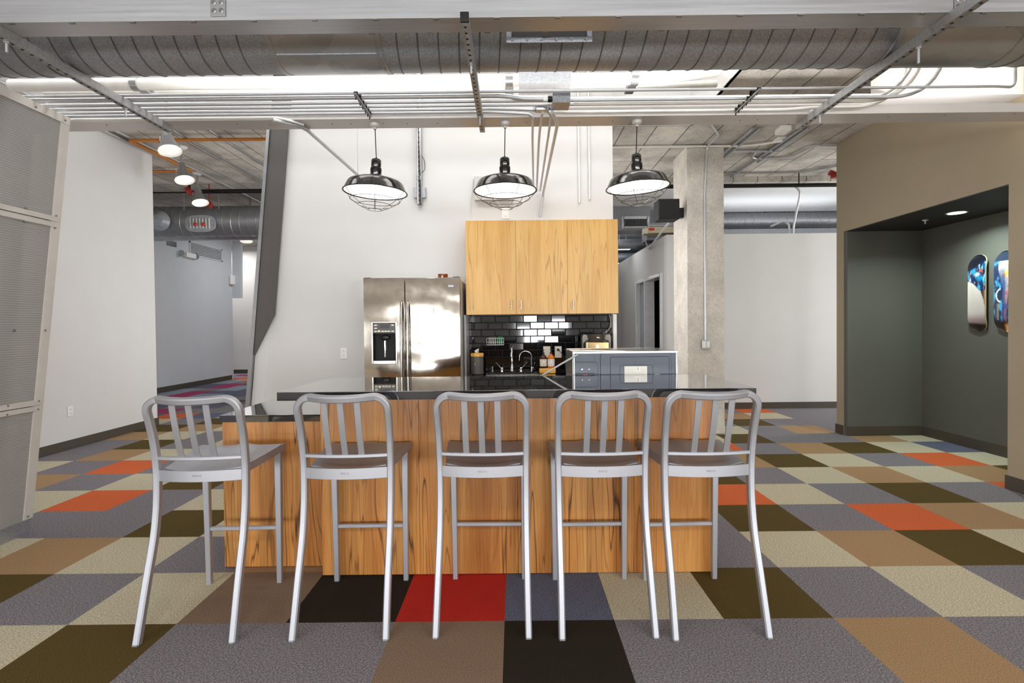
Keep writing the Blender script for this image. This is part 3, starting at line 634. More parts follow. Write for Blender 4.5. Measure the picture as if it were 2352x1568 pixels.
# lower worktop behind and beside the bar
low = thing('base_cabinet', 'lower wood cabinet run with black granite top stepping out left of the bar', 'cabinet', (-.3, 3.2, 0))
MB().box((-1.645, 2.922, .004), (XL-.004, 2.942, .822)).build('front_panel', 'woodbar', low, bevel=.0008)
for a, b_, c in ((-1.645, -1.625, 2.944), (1.05, 1.07, 2.99)): MB().box((a, c, .004), (b_, 3.52, .822)).build('side_panel', 'woodbar', low)
MB().box((-1.620, 2.99, .08), (1.045, 3.50, .822)).build('carcass', 'woodcab', low)
for k in range(5):
    x = -1.615+k*.533
    d = MB().box((x, 3.502, .09), (x+.527, 3.52, .815)).build('door', 'woodcab', low, bevel=.001)
    MB().tube([(x+.46, 3.522, .72), (x+.46, 3.55, .72), (x+.46, 3.55, .60), (x+.46, 3.522, .60)], .005).build('door_handle', 'inoxr', d)
MB().box((-1.655, 2.912, .824), (XL-.003, 2.97, .862)).box((-1.655, 2.97, .824), (1.09, 3.555, .862)).build('countertop', 'granite', low, bevel=.0012)

# ================================================================== STOOLS
def spline(P, n=6):
    P = [Vector(p) for p in P]; out = []
    for i in range(len(P)-1):
        a, b, c, d = P[max(i-1, 0)], P[i], P[i+1], P[min(i+2, len(P)-1)]
        for k in range(n):
            t = k/n; out.append(.5*((2*b)+(c-a)*t+(2*a-5*b+4*c-d)*t*t+(3*b-3*c+d-a)*t*t*t))
    return out+[P[-1]]
def stool():
    t = thing('bar_stool', '', 'bar stool', (0, 0, 0))     # origin: middle between the rear feet, seat towards +Y
    W2 = .2015                                              # half distance between uprights
    prof = [(0, 0), (.032, .115), (.066, .235), (.100, .345), (.124, .43), (.140, .52), (.148, .60), (.150, .69), (.146, .76), (.132, .85), (.113, .92), (.0965, .971)]
    hw = lambda z: W2 - .005*math.sin(PI*min(1, z/1.0))
    side = spline([(hw(z), y, z) for y, z in prof], 4)
    cut = min(range(len(side)), key=lambda i: abs(side[i].z-.69))
    zt, yt, cr = 1.038, .080, .060
    cl = [Vector((W2-cr+cr*math.cos(a), yt+.014*(1-math.sin(a)), zt-cr+cr*math.sin(a))) for a in [PI/2*i/9 for i in range(10)]]
    mid = [Vector((x, yt-.046*(1-(x/(W2-cr))**2), zt-.004*(1-(x/(W2-cr))**2))) for x in [(W2-cr)-(2*(W2-cr))*i/14 for i in range(1, 14)]]
    half = side[cut:]+cl[1:]
    full = half+mid+[Vector((-p.x, p.y, p.z)) for p in reversed(half)]
    MB().bar(full, .029, .034, up=(0, -1, 0), r=.18).build('back_frame', 'alu', t)
    for s_ in (-1, 1):
        P = [Vector((s_*p.x, p.y, p.z)) for p in side[:cut+1]]
        lg = MB().bar(P, .029, .034, up=(0, -1, 0), r=.18).build('leg', 'alu', t)
        MB().cbox((P[0].x, P[0].y-.001, .004), (.025, .030, .008)).build('glide', 'greyp', lg)
    # front legs, rising to the seat front corners
    for s_ in (-1, 1):
        P = [(s_*.1835, .532, 0), (s_*.1855, .530, .35), (s_*.188, .527, .70)]
        m = MB(); m.sweep(P, [(-.0145, -.012), (-.012, -.0145), (.012, -.0145), (.0145, -.012), (.0145, .012), (.012, .0145), (-.012, .0145), (-.0145, .012)], False, (0, -1, 0), 0, True, [.88, 1, 1.18])
        lg = m.build('leg', 'alu', t)
        MB().cbox((s_*.1835, .532, .004), (.020, .020, .008)).build('glide', 'greyp', lg)
    MB().bar([(-.172, .532, .292), (.172, .532, .292)], .018, .020, r=.15).build('footrest', 'alu', t)
    # seat: dished pressed sheet with deep side edges
    nx, ny = 26, 26; vs = []; 
    def outline(u, v):   # u -1..1, v 0..1 (rear..front)
        hw = .186 + .030*v - .012*(1-v)**2
        y = .165 + v*.395 + (.012*(1-u*u) if v > .9 else 0) - .030*(1-v)**3*(1-u*u)
        return hw*u, y
    def dish(u, v):
        d = -.020*math.exp(-((u/.62)**4))*math.exp(-(((v-.40)/.42)**4))
        d += .010*math.exp(-(u/.20)**2)*max(0, (v-.45)/.55)**1.0 + .006*(abs(u)**3)
        d -= .010*max(0, (v-.86)/.14)**2
        return .708 + d + .026*v
    for j in range(ny+1):
        for i in range(nx+1):
            u = -1+2*i/nx; v = j/ny; x, y = outline(u, v); vs.append((x, y, dish(u, v)))
    fs = [(j*(nx+1)+i, j*(nx+1)+i+1, (j+1)*(nx+1)+i+1, (j+1)*(nx+1)+i) for j in range(ny) for i in range(nx)]
    m = MB(); m.add(vs, fs)
    ring = [i for i in range(nx+1)]+[(j)*(nx+1)+nx for j in range(1, ny+1)]+[ny*(nx+1)+i for i in range(nx-1, -1, -1)]+[j*(nx+1) for j in range(ny-1, 0, -1)]
    b = len(m.v); lo = [Vector((vs[k][0]*1.004, vs[k][1], vs[k][2]-.040)) for k in ring]; m.v += lo; n = len(ring)
    for k in range(n): m.f.append((ring[k], ring[(k+1) % n], b+(k+1) % n, b+k)); m.m.append(0)
    b2 = len(m.v); m.v += [Vector((v.x*.96, .165+(v.y-.165)*.96+.008, v.z)) for v in lo]
    for k in range(n): m.f.append((b+k, b+(k+1) % n, b2+(k+1) % n, b2+k)); m.m.append(0)
    b3 = len(m.v); m.v += [Vector((vs[k][0]*.955, .165+(vs[k][1]-.165)*.96+.008, vs[k][2]-.004)) for k in ring]
    for k in range(n): m.f.append((b2+k, b2+(k+1) % n, b3+(k+1) % n, b3+k)); m.m.append(0)
    m.add([(v[0]*.957, .165+(v[1]-.165)*.96+.008, v[2]-.004) for v in vs], [tuple(reversed(f)) for f in fs])
    m.build('seat', 'alu', t, ang=50, bevel=.0025)
    # rear apron with the little embossed line of text
    m = MB(); P = [(x, .146-.030*(1-(x/.19)**2), .685) for x in [-.19+.38*i/14 for i in range(15)]]
    m.bar(P, .010, .050, up=(0, 0, 1), r=.1); ap = m.build('rear_apron', 'alu', t)
    txt(ap, 'EMECO', (0, .1107, .688), .012, PI/2, 'aluedge', 'embossed_text', .0004)
    # lower back rail and three flat slats
    def by(x, z): # bow of the back at a height
        k = (z-.76)/(1.03-.76); y0 = .146*(1-k)+.088*k; return y0 - (.024*(1-k)+.040*k)*(1-(x/.20)**2)
    m = MB(); m.bar([(x, by(x, .765), .765) for x in [-.197+.394*i/14 for i in range(15)]], .020, .016, up=(0, 0, 1), r=.15); m.build('back_rail', 'alu', t)
    for x in (-.073, 0, .073):
        m = MB(); m.bar([(x, by(x, z)+.002-.004*math.sin(PI*(z-.77)/.25), z) for z in [.772+.242*i/8 for i in range(9)]], .028, .007, up=(0, -1, 0), r=.2); m.build('slat', 'alu', t)
    return t
def txt(parent, s, loc, size, rx, mat, name, ext_=.0003, rz=0, align='CENTER'):
    cu = bpy.data.curves.new(name, 'FONT'); cu.body = s; cu.size = size; cu.extrude = ext_; cu.align_x = align; cu.align_y = 'CENTER'
    o = bpy.data.objects.new(name, cu); COL.objects.link(o)
    bpy.context.view_layer.update(); dg = bpy.context.evaluated_depsgraph_get()
    me = bpy.data.meshes.new_from_object(o.evaluated_get(dg)); bpy.data.objects.remove(o)
    me.transform(Matrix.Rotation(rz, 4, 'Z') @ Matrix.Rotation(rx, 4, 'X'))
    q = parent; off = Vector((0, 0, 0))
    while q: off += q.location; q = q.parent
    me.transform(Matrix.Translation(Vector(loc)-off)); me.materials.clear(); me.materials.append(MT[mat])
    n = bpy.data.objects.new(name, me); COL.objects.link(n); n.parent = parent; return n
st0 = stool(); tree = {}
for c in bpy.data.objects: tree.setdefault(c.parent, []).append(c)
for i, (x, y, a, l) in enumerate(((-1.423, 2.213, 1.9, 'brushed aluminium bar stool with bright seat, leftmost, before the low worktop step'), (-.768, 2.230, .5, 'brushed aluminium bar stool at the left end of the raised bar, second from left'),
        (-.152, 2.237, -1.0, 'brushed aluminium bar stool in the middle of the bar, straight below the centre pendant'), (.394, 2.224, .7, 'brushed aluminium bar stool in front of the microwave, second from right'), (.876, 2.213, 1.4, 'brushed aluminium bar stool at the right end of the bar, beside the open carpet'))):
    o = st0 if i == 0 else dup(st0, None, tree)
    o.location = (x, y, 0); o.rotation_euler = (0, 0, math.radians(a)); o['label'] = l; o['group'] = 'aluminium bar stools lined up at the bar'

# ================================================================== FRIDGE
YFR = 4.9
xl, xm, x2 = W(836, 750, YFR).x, W(930.5, 750, YFR).x, W(1057, 750, YFR).x; zt = W(945, 637.5, YFR).z
fr = thing('refrigerator', 'tall stainless steel side-by-side refrigerator with ice dispenser against the white wall', 'refrigerator', ((xl+x2)/2, 5.2, 0))
MB().box((xl+.01, 4.985, .02), (x2+.004, 5.48, zt-.02)).build('cabinet_body', 'bodygrey', fr, bevel=.004)
MB().box((xl+.02, 4.93, .0), (x2-.02, 4.984, .09)).build('toe_grille', 'black', fr)
def curved(xa, xb, za, zb, n=18):
    m = MB(); vs = []; w = x2-xl
    for i in range(n+1):
        x = xa+(xb-xa)*i/n; y = YFR + .0
        vs += [(x, y, za), (x, y, zb), (x, YFR+.07, zb), (x, YFR+.07, za)]
    fs = []
    for i in range(n):
        a = i*4; b = a+4
        for q in range(4): fs.append((a+q, a+(q+1) % 4, b+(q+1) % 4, b+q))
    fs += [(0, 1, 2, 3), (n*4+3, n*4+2, n*4+1, n*4)]
    return m.add(vs, fs)
dx0, dx1, dz0, dz1 = W(857, 0, YFR).x, W(908, 0, YFR).x, W(880, 828, YFR).z, W(880, 742, YFR).z
dx0, dx1 = W(857, 780, YFR).x, W(908.5, 780, YFR).x
m = MB().box((xl, YFR, .1), (dx0, YFR+.07, zt)).box((dx1, YFR, .1), (xm-.003, YFR+.07, zt)).box((dx0, YFR, .1), (dx1, YFR+.07, dz0)).box((dx0, YFR, dz1), (dx1, YFR+.07, zt))
fd = m.build('freezer_door', 'inox', fr)
rd = curved(xm+.003, x2, .1, zt).build('fridge_door', 'inox', fr, bevel=.006)
dm = MB()   # dispenser: bright bezel, dark cavity, control panel
bw = .016
dm.box((dx0-bw, YFR-.006, dz0-.03), (dx0, YFR+.004, dz1+.012)).box((dx1, YFR-.006, dz0-.03), (dx1+bw, YFR+.004, dz1+.012)).box((dx0, YFR-.006, dz0-.035), (dx1, YFR+.004, dz0)).box((dx0, YFR-.006, dz1), (dx1, YFR+.004, dz1+.014))
dm.build('dispenser_bezel', 'inoxr', fd, bevel=.004, seg=3)
zp = dz1-.095
MB().box((dx0, YFR+.052, dz0), (dx1, YFR+.06, dz1)).box((dx0, YFR+.002, dz0), (dx0+.004, YFR+.052, zp)).box((dx1-.004, YFR+.002, dz0), (dx1, YFR+.052, zp)).box((dx0, YFR+.0, dz0), (dx1, YFR+.052, dz0+.006)).build('dispenser_cavity', 'blackm', fd)
MB().lathe([(.0, 0), (.022, .0), (.042, .014), (.040, .03), (.02, .045), (0, .05)], ((dx0+dx1)/2+.004, YFR+.028, zp-.062), 24, Matrix.Diagonal((1, .5, 1))).build('dispenser_chute', 'black', fd)
MB().box(((dx0+dx1)/2-.012, YFR+.04, dz0+.03), ((dx0+dx1)/2+.002, YFR+.05, zp-.07)).build('dispenser_paddle', 'chrome', fd, bevel=.002)
MB().box((dx0, YFR-.001, zp), (dx1, YFR+.05, dz1)).build('control_panel', 'dark', fd, bevel=.002)
bt = MB()
w = dx1-dx0
for u, v in ((.12, .80), (.12, .50), (.12, .20), (.88, .80), (.27, .2), (.43, .2), (.57, .2), (.71, .2), (.88, .2)): bt.cbox((dx0+u*w, YFR-.002, zp+v*.095), (.026, .002, .011))
b_ = bt.build('button', 'cream', fd, bevel=.0005)
MB().box((dx0+.30*w, YFR-.0025, zp+.048), (dx0+.72*w, YFR-.0012, zp+.083)).build('display', 'black', fd)
MB().cbox((dx0+.27*w, YFR-.0035, zp+.026), (.008, .001, .004)).build('indicator_light', emis('green_indicator', (190, 255, 60), 3), fd)
for px, dr in ((924, fd), (938.5, rd)):
    x = W(px, 760, YFR).x; zt_, zb = W(px, 694, YFR).z, .55
    n = 16; P = [(x, YFR-.012-.045*math.sin(PI*min(1, max(0, .5+.9*(i/n-.5)*1.0)))*1, zb+(zt_-zb)*i/n) for i in range(n+1)]
    P = [(x, YFR+.001, zb-.005)]+[(x, YFR-.02-.035*(1-(2*i/n-1)**4), zb+(zt_-zb)*i/n) for i in range(n+1)]+[(x, YFR+.001, zt_+.005)]
    MB().tube(P, .0125, 14).build('door_handle', 'inoxr', dr)
c = W(1035.5, 656.5, YFR); pl = MB().cbox((c.x, YFR-.0012, c.z), (.052, .0014, .017)).build('name_plate', 'alu', rd, bevel=.0004)
MB().cbox((c.x-.018, YFR-.0022, c.z), (.010, .0008, .009)).cbox((c.x+.006, YFR-.0022, c.z), (.026, .0008, .004)).build('lettering', 'ink', pl)
c = W(996, 714, YFR); MB().cbox((c.x, YFR-.001, c.z), (.016, .0008, .05)).build('sticker', 'cream', rd)
for px in (845, 1048): c = W(px, 636, 4.95); MB().box((c.x-.03, 4.93, zt-.019), (c.x+.03, 5.02, zt+.008)).build('hinge_cover', 'wire', fr, bevel=.003)
c = W(1016, 637, 5.0); jar = thing('candle_jar', 'small amber glass candle jar standing on top of the refrigerator', 'candle', (c.x, 5.04, zt-.019))
MB().lathe([(0, 0), (.044, 0), (.047, .004), (.047, .05), (.045, .055), (.042, .055), (.043, .05), (.043, .006), (0, .005)], (c.x, 5.04, zt-.019), 32).build('jar', 'amber', jar)
MB().lathe([(0, .052), (.048, .052), (.049, .056), (.048, .062), (.014, .066), (0, .066)], (c.x, 5.04, zt-.019), 32).build('lid', 'amber', jar)
MB().cbox((c.x, 4.9925, zt+.012), (.012, .001, .03)).build('label', 'cream', jar)

# ================================================================== WALL CABINETS, BACKSPLASH, SINK RUN
YC = 5.12
wc = thing('wall_cabinet', 'light wood three-door wall cabinet above the black tiles', 'cabinet', (.27, 5.3, 1.46))
za, zb = W(1245, 721, YC).z, W(1245, 505, YC).z
X = [W(v, 612, YC).x for v in (1069.5, 1185, 1303, 1420)]
MB().box((X[0]+.002, YC+.02, za+.002), (X[3]-.002, 5.495, zb-.002)).build('carcass', 'woodcab', wc)
for k, hx in enumerate((1175, 1197, 1316.5)):
    d = MB().box((X[k]+.0012, YC, za), (X[k+1]-.0012, YC+.018, zb)).build('door', 'woodcab', wc, bevel=.0008)
    h = W(hx, 700, YC); z1, z2 = W(hx, 711, YC).z, W(hx, 688, YC).z
    MB().tube([(h.x, YC, z1+.008), (h.x, YC-.028, z1+.008)], .0045, 8).tube([(h.x, YC, z2-.008), (h.x, YC-.028, z2-.008)], .0045, 8).tube([(h.x, YC-.028, z1), (h.x, YC-.028, z2)], .0052, 10).build('door_handle', 'inoxr', d)
ztop = .868
bs0, bs1 = W(1078, 760, 5.48).x, W(1406, 760, 5.48).x
bs = thing('tile_backsplash', 'glossy black subway tile backsplash between worktop and wall cabinets', 'backsplash', ((bs0+bs1)/2, 5.49, ztop))
MB().box((bs0, 5.488, ztop), (bs1, 5.4985, za)).build('grout', 'grout', bs)
m = MB(); tw, th = .1475, .0725; gp_ = .0035
r = 0; z = za-th-.004
while z > ztop-.07:
    off = 0 if r % 2 == 0 else tw/2
    x = W(1105, 735, 5.48).x - 3*tw + off
    while x < bs1:
        a, b_ = max(x+gp_/2, bs0), min(x+tw-gp_/2, bs1)
        if b_-a > .012:
            z0, z1 = max(z+gp_/2, ztop), z+th-gp_/2
            e = .004; y = 5.481
            tx, tz = rnd.uniform(-.0006, .0006), rnd.uniform(-.0008, .0008)
            m.add([(a, 5.488, z0), (b_, 5.488, z0), (b_, 5.488, z1), (a, 5.488, z1), (a+e, y-tx-tz, z0+e), (b_-e, y+tx-tz, z0+e), (b_-e, y+tx+tz, z1-e), (a+e, y-tx+tz, z1-e)], [(0, 1, 5, 4), (1, 2, 6, 5), (2, 3, 7, 6), (3, 0, 4, 7), (4, 5, 6, 7)])
        x += tw
    z -= th; r += 1
m.build('tiles', 'tile', bs, smooth=False)
tag(MB().box((W(1405.5, 760, 5.47).x, 5.40, .001), (xr+.012, 5.499, za-.002)).build('upright_panel', 'white', bevel=.001), 'narrow white upright panel closing the right end of the black tiles', 'panel')
tag(MB().box((x2+.012, 5.15, .001), (bs0-.003, 5.499, za-.002)).build('upright_panel', 'bodygrey', bevel=.001), 'pale grey upright panel between refrigerator and black tiles', 'panel')
# sink run
sx0, sx1, sy0, sy1 = W(1116, 862, 5.08).x, W(1238, 862, 5.08).x, 5.06, 5.40
kc = thing('base_cabinet', 'kitchen base cabinet with black worktop holding the steel sink, under the black tiles', 'cabinet', (.3, 5.2, 0))
cx0, cx1 = bs0+.002, bs1-.004
MB().box((cx0, 4.86, .828), (sx0+.012, 5.486, ztop)).box((sx1-.012, 4.86, .828), (cx1, 5.486, ztop)).box((sx0+.012, 4.86, .828), (sx1-.012, sy0+.012, ztop)).box((sx0+.012, sy1-.012, .828), (sx1-.012, 5.486, ztop)).build('countertop', 'granite', kc)
MB().box((cx0, 4.90, .09), (cx1, 4.92, .826)).box((cx0, 4.92, .09), (cx0+.018, 5.486, .826)).box((cx1-.018, 4.92, .09), (cx1, 5.486, .826)).box((cx0, 4.92, .09), (cx1, 5.486, .11)).build('carcass', 'woodcab', kc)
MB().box((cx0, 4.95, .0), (cx1, 5.4, .089)).build('plinth', 'blackm', kc)
for k in range(3):
    w = (cx1-cx0)/3; d = MB().box((cx0+k*w+.002, 4.88, .10), (cx0+(k+1)*w-.002, 4.898, .82)).build('door', 'woodcab', kc, bevel=.001)
    MB().tube([(cx0+k*w+.06, 4.878, .76), (cx0+k*w+.06, 4.85, .76), (cx0+k*w+.06, 4.85, .64), (cx0+k*w+.06, 4.878, .64)], .005).build('door_handle', 'inoxr', d)
sk = thing('kitchen_sink', 'stainless steel drop-in sink under the black tiles', 'sink', ((sx0+sx1)/2, 5.23, ztop))
t_ = ztop+.0015
m = MB(); m.box((sx0, sy0, t_), (sx1, sy0+.03, t_+.005)).box((sx0, sy1-.07, t_), (sx1, sy1+.02, t_+.005)).box((sx0, sy0+.03, t_), (sx0+.035, sy1-.07, t_+.005)).box((sx1-.035, sy0+.03, t_), (sx1, sy1-.07, t_+.005)); m.build('rim', 'inoxr', sk, bevel=.002)
i0, i1, j0, j1 = sx0+.035, sx1-.035, sy0+.03, sy1-.07
MB().box((i0, j0, .70), (i1, j1, .704)).box((i0, j0-.002, .70), (i1, j0, t_)).box((i0, j1, .70), (i1, j1+.002, t_)).box((i0-.002, j0, .70), (i0, j1, t_)).box((i1, j0, .70), (i1+.002, j1, t_)).build('bowl', 'inoxr', sk)
yk = 5.375; tz = ztop+.008
fx = W(1176, 850, yk).x
fa = thing('kitchen_faucet', 'chrome gooseneck kitchen faucet with two lever handles behind the sink', 'faucet', (fx, yk, tz))
h = W(1176, 795, yk).z
MB().lathe([(0, 0), (.024, 0), (.024, .006), (.019, .012), (.017, .05), (.0125, .06), (.0125, .08), (0, .08)], (fx, yk, tz), 20).build('base', 'chrome', fa)
MB().tube([(fx, yk, tz+.07), (fx, yk-.004, h-.06)]+[(fx-.012*math.sin(a)*0, yk-.045+.045*math.cos(a), h-.05+.05*math.sin(a)) for a in [PI*i/10 for i in range(11)]]+[(fx-.004, yk-.091, h-.075)], .0105, 14).build('spout', 'chrome', fa)
MB().lathe([(0, 0), (.015, 0), (.014, .03), (.011, .034), (0, .034)], (fx-.004, yk-.091, h-.10), 16).build('spray_head', 'inoxr', fa)
for px, dx in ((1153, -.055), (1196.5, .06)):
    x = W(px, 850, yk).x
    hd = MB().lathe([(0, 0), (.018, 0), (.017, .025), (.013, .045), (0, .048)], (x, yk, tz), 18).build('tap_handle', 'chrome', fa)
    MB().bar([(x+dx*.15, yk-.004, tz+.035), (x+dx*.6, yk-.02, tz+.068), (x+dx*1.15, yk-.03, tz+.10)], .014, .008, up=(0, 0, 1), r=.3).build('lever', 'inoxr', hd)
fx2, hx2 = W(1221.5, 850, yk).x, W(1193.5, 850, yk).x; h2 = W(1207, 806, yk).z; rr_ = (fx2-hx2)/2
ff = thing('water_filter_faucet', 'slim chrome hooked water filter tap right of the main faucet', 'faucet', (fx2, yk, tz))
MB().lathe([(0, 0), (.014, 0), (.013, .04), (.009, .05), (0, .05)], (fx2, yk, tz), 16).build('base', 'chrome', ff)
MB().tube([(fx2, yk, tz+.045), (fx2-.004, yk, h2-rr_-.02)]+[(fx2-rr_+rr_*math.cos(a), yk, h2-rr_+rr_*math.sin(a)) for a in [PI*i/12 for i in range(13)]]+[(hx2-.002, yk, h2-rr_-.035)], .0058, 12).build('spout', 'chrome', ff)
MB().tube([(fx2+.018, yk, tz+.03), (fx2+.022, yk-.005, tz+.06), (fx2+.03, yk-.012, tz+.098)], .0045, 10).build('lever', 'chrome', ff)
x = W(1131, 852, yk).x
tag(MB().lathe([(0, 0), (.014, 0), (.014, .012), (.011, .013), (.011, .045), (.013, .047), (.013, .058), (0, .06)], (x, yk, tz), 18).build('soap_dispenser', 'inoxr'), 'short brushed metal soap dispenser at the left corner of the sink', 'soap dispenser')
# tissue bin
c = W(1096.5, 858, 5.2); x = c.x; hb = .175; r_ = .064
tb = thing('tissue_bin', 'grey canister with bamboo-yellow lid and a paper tissue sticking out, left of sink', 'tissue box', (x, 5.2, ztop))
S = [(.88, .55, 0)]
pr8 = [(r_*math.cos(a), r_*math.sin(a)) for a in [PI/8+PI/4*i for i in range(8)]]
MB().prism([(x+p*1.05, 5.2+q*.9, ztop+.001) for p, q in pr8], (0, 0, hb)).build('body', 'greyp', tb, bevel=.010, seg=3)
MB().prism([(x+p*1.08, 5.2+q*.94, ztop+hb+.001) for p, q in pr8], (0, 0, .037)).build('lid', 'yellow', tb, bevel=.006, seg=3)
MB().cbox((x-.018, 5.2-r_*.835, ztop+.105), (.006, .002, .012)).build('logo_mark', 'white', tb)
m = MB(); zz = ztop+hb+.034
m.add([(x-.012, 5.2, zz), (x+.016, 5.195, zz), (x+.018, 5.2, zz+.052), (x+.004, 5.19, zz+.04), (x-.028, 5.205, zz+.026), (x+.002, 5.215, zz+.044)], [(0, 1, 2, 3), (0, 3, 4), (4, 3, 5), (5, 3, 2), (1, 0, 4, 5, 2)])
m.build('tissue', 'paper', tb)
# wire caddy with sponges
a, b_ = W(1119, 792, 5.45), W(1157, 776, 5.45)
cd = thing('wire_caddy', 'small white wire basket fixed on the black tiles above the sink', 'caddy', ((a.x+b_.x)/2, 5.44, a.z))
m = MB(); y0, y1 = 5.40, 5.478
for z in (a.z, a.z+.03, b_.z): m.tube([(a.x, y1, z), (a.x, y0, z), (b_.x, y0, z), (b_.x, y1, z)], .0022, 6, closed=True)
for k in range(9):
    xx = a.x+(b_.x-a.x)*k/8; m.tube([(xx, y1, a.z), (xx, y0, a.z), (xx, y0, b_.z)], .0018, 6)
m.build('basket', 'white', cd)
tag(MB().box((b_.x-.062, 5.405, a.z+.004), (b_.x-.008, 5.45, b_.z+.018)).build('scrub_sponge', 'green', bevel=.008, seg=3), 'dark green scrub sponge in the right half of the wire basket', 'sponge')
tag(MB().box((a.x+.012, 5.42, a.z+.004), (b_.x-.075, 5.46, b_.z+.014)).build('scrub_sponge', 'niche', bevel=.008, seg=3), 'grey sponge in the left half of the wire basket', 'sponge')
# outlets on the tiles
def outlet(px, py, Y, w=.072, h=.115, label='', kind='outlet', rz=0, loc=None, mat='cream'):
    c = Vector(loc) if loc else W(px, py, Y)
    t = thing('wall_outlet', label, 'outlet', (c.x, c.y, c.z))
    t.rotation_euler = (0, 0, rz)
    def L(mb, n, mt, par=t, **k):
        for i in range(len(mb.v)): mb.v[i] = mb.v[i]+t.location
        return mb.build(n, mt, par, **k)
    L(MB().cbox((0, -.004, 0), (w, .006, h)), 'cover_plate', mat, bevel=.002)
    if kind == 'outlet':
        for s in (-1, 1):
            L(MB().lathe([(0, 0), (.0165, 0), (.0165, .002), (0, .002)], (0, -.0085, s*h*.2), 20, RX90), 'socket', mat, bevel=.0005)
            L(MB().cbox((-.006, -.0095, s*h*.2+.003), (.0022, .0012, .009)).cbox((.006, -.0095, s*h*.2+.003), (.0022, .0012, .007)).cbox((0, -.0095, s*h*.2-.009), (.004, .0012, .004)), 'slot', 'inkd')
    else: L(MB().cbox((0, -.009, 0), (w*.46, .006, h*.58)), 'rocker', mat, bevel=.0015)
    return t
RX90 = Matrix.Rotation(-PI/2, 3, 'X')
outlet(1256, 808, 5.478, .075, .12, label='cream rocker switch plate on the black tiles above the soap bottles', kind='switch')
outlet(1282, 808, 5.478, .072, .12, label='cream outlet on the black tiles with a black plug in it')
c = W(1282, 803, 5.46)
pg = thing('power_plug', 'black plug and cord in the outlet on the black tiles', 'plug', (c.x, 5.46, c.z))
MB().lathe([(0, 0), (.012, 0), (.014, .006), (.012, .018), (.006, .026), (0, .026)], (c.x, 5.468, c.z), 16, Matrix.Rotation(PI/2, 3, 'X')).build('plug_body', 'black', pg)
MB().tube(bend([(c.x, 5.444, c.z), (c.x+.03, 5.43, c.z-.03), (c.x+.065, 5.44, c.z-.10), (c.x+.075, 5.44, c.z-.2), (c.x+.12, 5.43, ztop+.008)], .05), .0035, 8).build('cord', 'black', pg)
# bamboo tray with two bottles
yt = 5.24; a, b_ = W(1238.5, 857, yt), W(1276, 857, yt)
tag(MB().prism([(p.x, p.y, ztop+.001) for p in [Vector((a.x, yt-.05, 0)), Vector((b_.x, yt-.05, 0)), Vector((b_.x, yt+.05, 0)), Vector((a.x, yt+.05, 0))]], (0, 0, .052)).build('soap_tray', 'yellow', bevel=.012, seg=3), 'thick bamboo-yellow tray carrying the two soap bottles beside the sink', 'tray')
for px, mt, lm, l in ((1248, 'amber2', 'cream', 'dark brown pump bottle with cream label, left on the yellow tray'), (1266, 'amber3', 'white', 'orange amber pump bottle with white label, right on the yellow tray')):
    if mt not in MT: MT[mt] = plain('brown_glass', (74, 34, 16), .1, nz=.1) if mt == 'amber2' else plain('orange_glass', (214, 120, 30), .12, nz=.1)
    c = W(px, 845, yt); z0 = ztop+.055; t = thing('soap_bottle', l, 'bottle', (c.x, yt, z0), 'soap bottles on the yellow tray')
    MB().lathe([(0, 0), (.033, 0), (.035, .004), (.035, .10), (.031, .116), (.018, .128), (.012, .133), (.012, .142), (0, .142)], (c.x, yt, z0), 28).build('bottle_body', mt, t)
    lb = MB().lathe([(.0355, .018), (.0357, .019), (.0357, .087), (.0355, .088)], (c.x, yt, z0), 28, cap=False).build('label', lm, t)
    mk = MB().cbox((c.x-.012, yt-.0345, z0+.075), (.010, .0015, .004)).cbox((c.x+.010, yt-.0348, z0+.075), (.006, .0015, .005)).cbox((c.x, yt-.036, z0+.040), (.018, .0012, .0015)).cbox((c.x, yt-.036, z0+.034), (.014, .0012, .0015)).build('lettering', 'inkd', lb)
    MB().lathe([(0, 0), (.013, 0), (.013, .014), (.005, .016), (.005, .034), (.011, .035), (.011, .043), (0, .044)], (c.x, yt, z0+.142), 16).tube([(c.x, yt, z0+.182), (c.x-.004, yt-.03, z0+.181)], .0045, 8).build('pump', 'black', t)
# coffee machine
ym = 5.20; a, b_ = W(1337, 800, ym).x, W(1403, 800, ym).x; xm_ = (a+b_)/2; hw = (b_-a)/2
zt_ = W(1370, 760, ym).z
cm = thing('coffee_machine', 'dark coffee maker with bronze arms and steel front coloured by a gold reflection, behind the microwave', 'coffee maker', (xm_, ym, ztop))
z0 = ztop+.001
def rbox(cx, cy, w, d, z0, z1, r=.03, n=5):
    pts = []
    for sx, sy, a0 in ((1, -1, -PI/2), (1, 1, 0), (-1, 1, PI/2), (-1, -1, PI)):
        for k in range(n+1):
            a = a0+PI/2*k/n; pts.append((cx+sx*(w/2-r)+r*math.cos(a), cy+sy*(d/2-r)+r*math.sin(a), z0))
    return MB().prism(pts, (0, 0, z1-z0))
rbox(xm_, ym+.09, hw*2*.96, .16, z0, zt_-.03).build('rear_housing', 'black', cm, bevel=.006)
rbox(xm_, ym-.0, hw*2*.98, .30, z0, z0+.03).build('base', 'black', cm, bevel=.004)
for s in (-1, 1):
    MB().prism([(xm_+s*hw, ym-.02, zt_-.20), (xm_+s*hw, ym-.02, zt_-.055), (xm_+s*hw*.93, ym-.02, zt_-.028), (xm_+s*hw*.60, ym-.02, zt_-.035), (xm_+s*hw*.52, ym-.02, zt_-.085), (xm_+s*hw*.78, ym-.02, zt_-.10), (xm_+s*hw*.90, ym-.02, zt_-.125), (xm_+s*hw*.90, ym-.02, zt_-.20)], (0, .10, 0)).build('side_arm', MT.setdefault('bronze', plain('bronze_plastic', (96, 88, 80), .3, .5)), cm, bevel=.006)
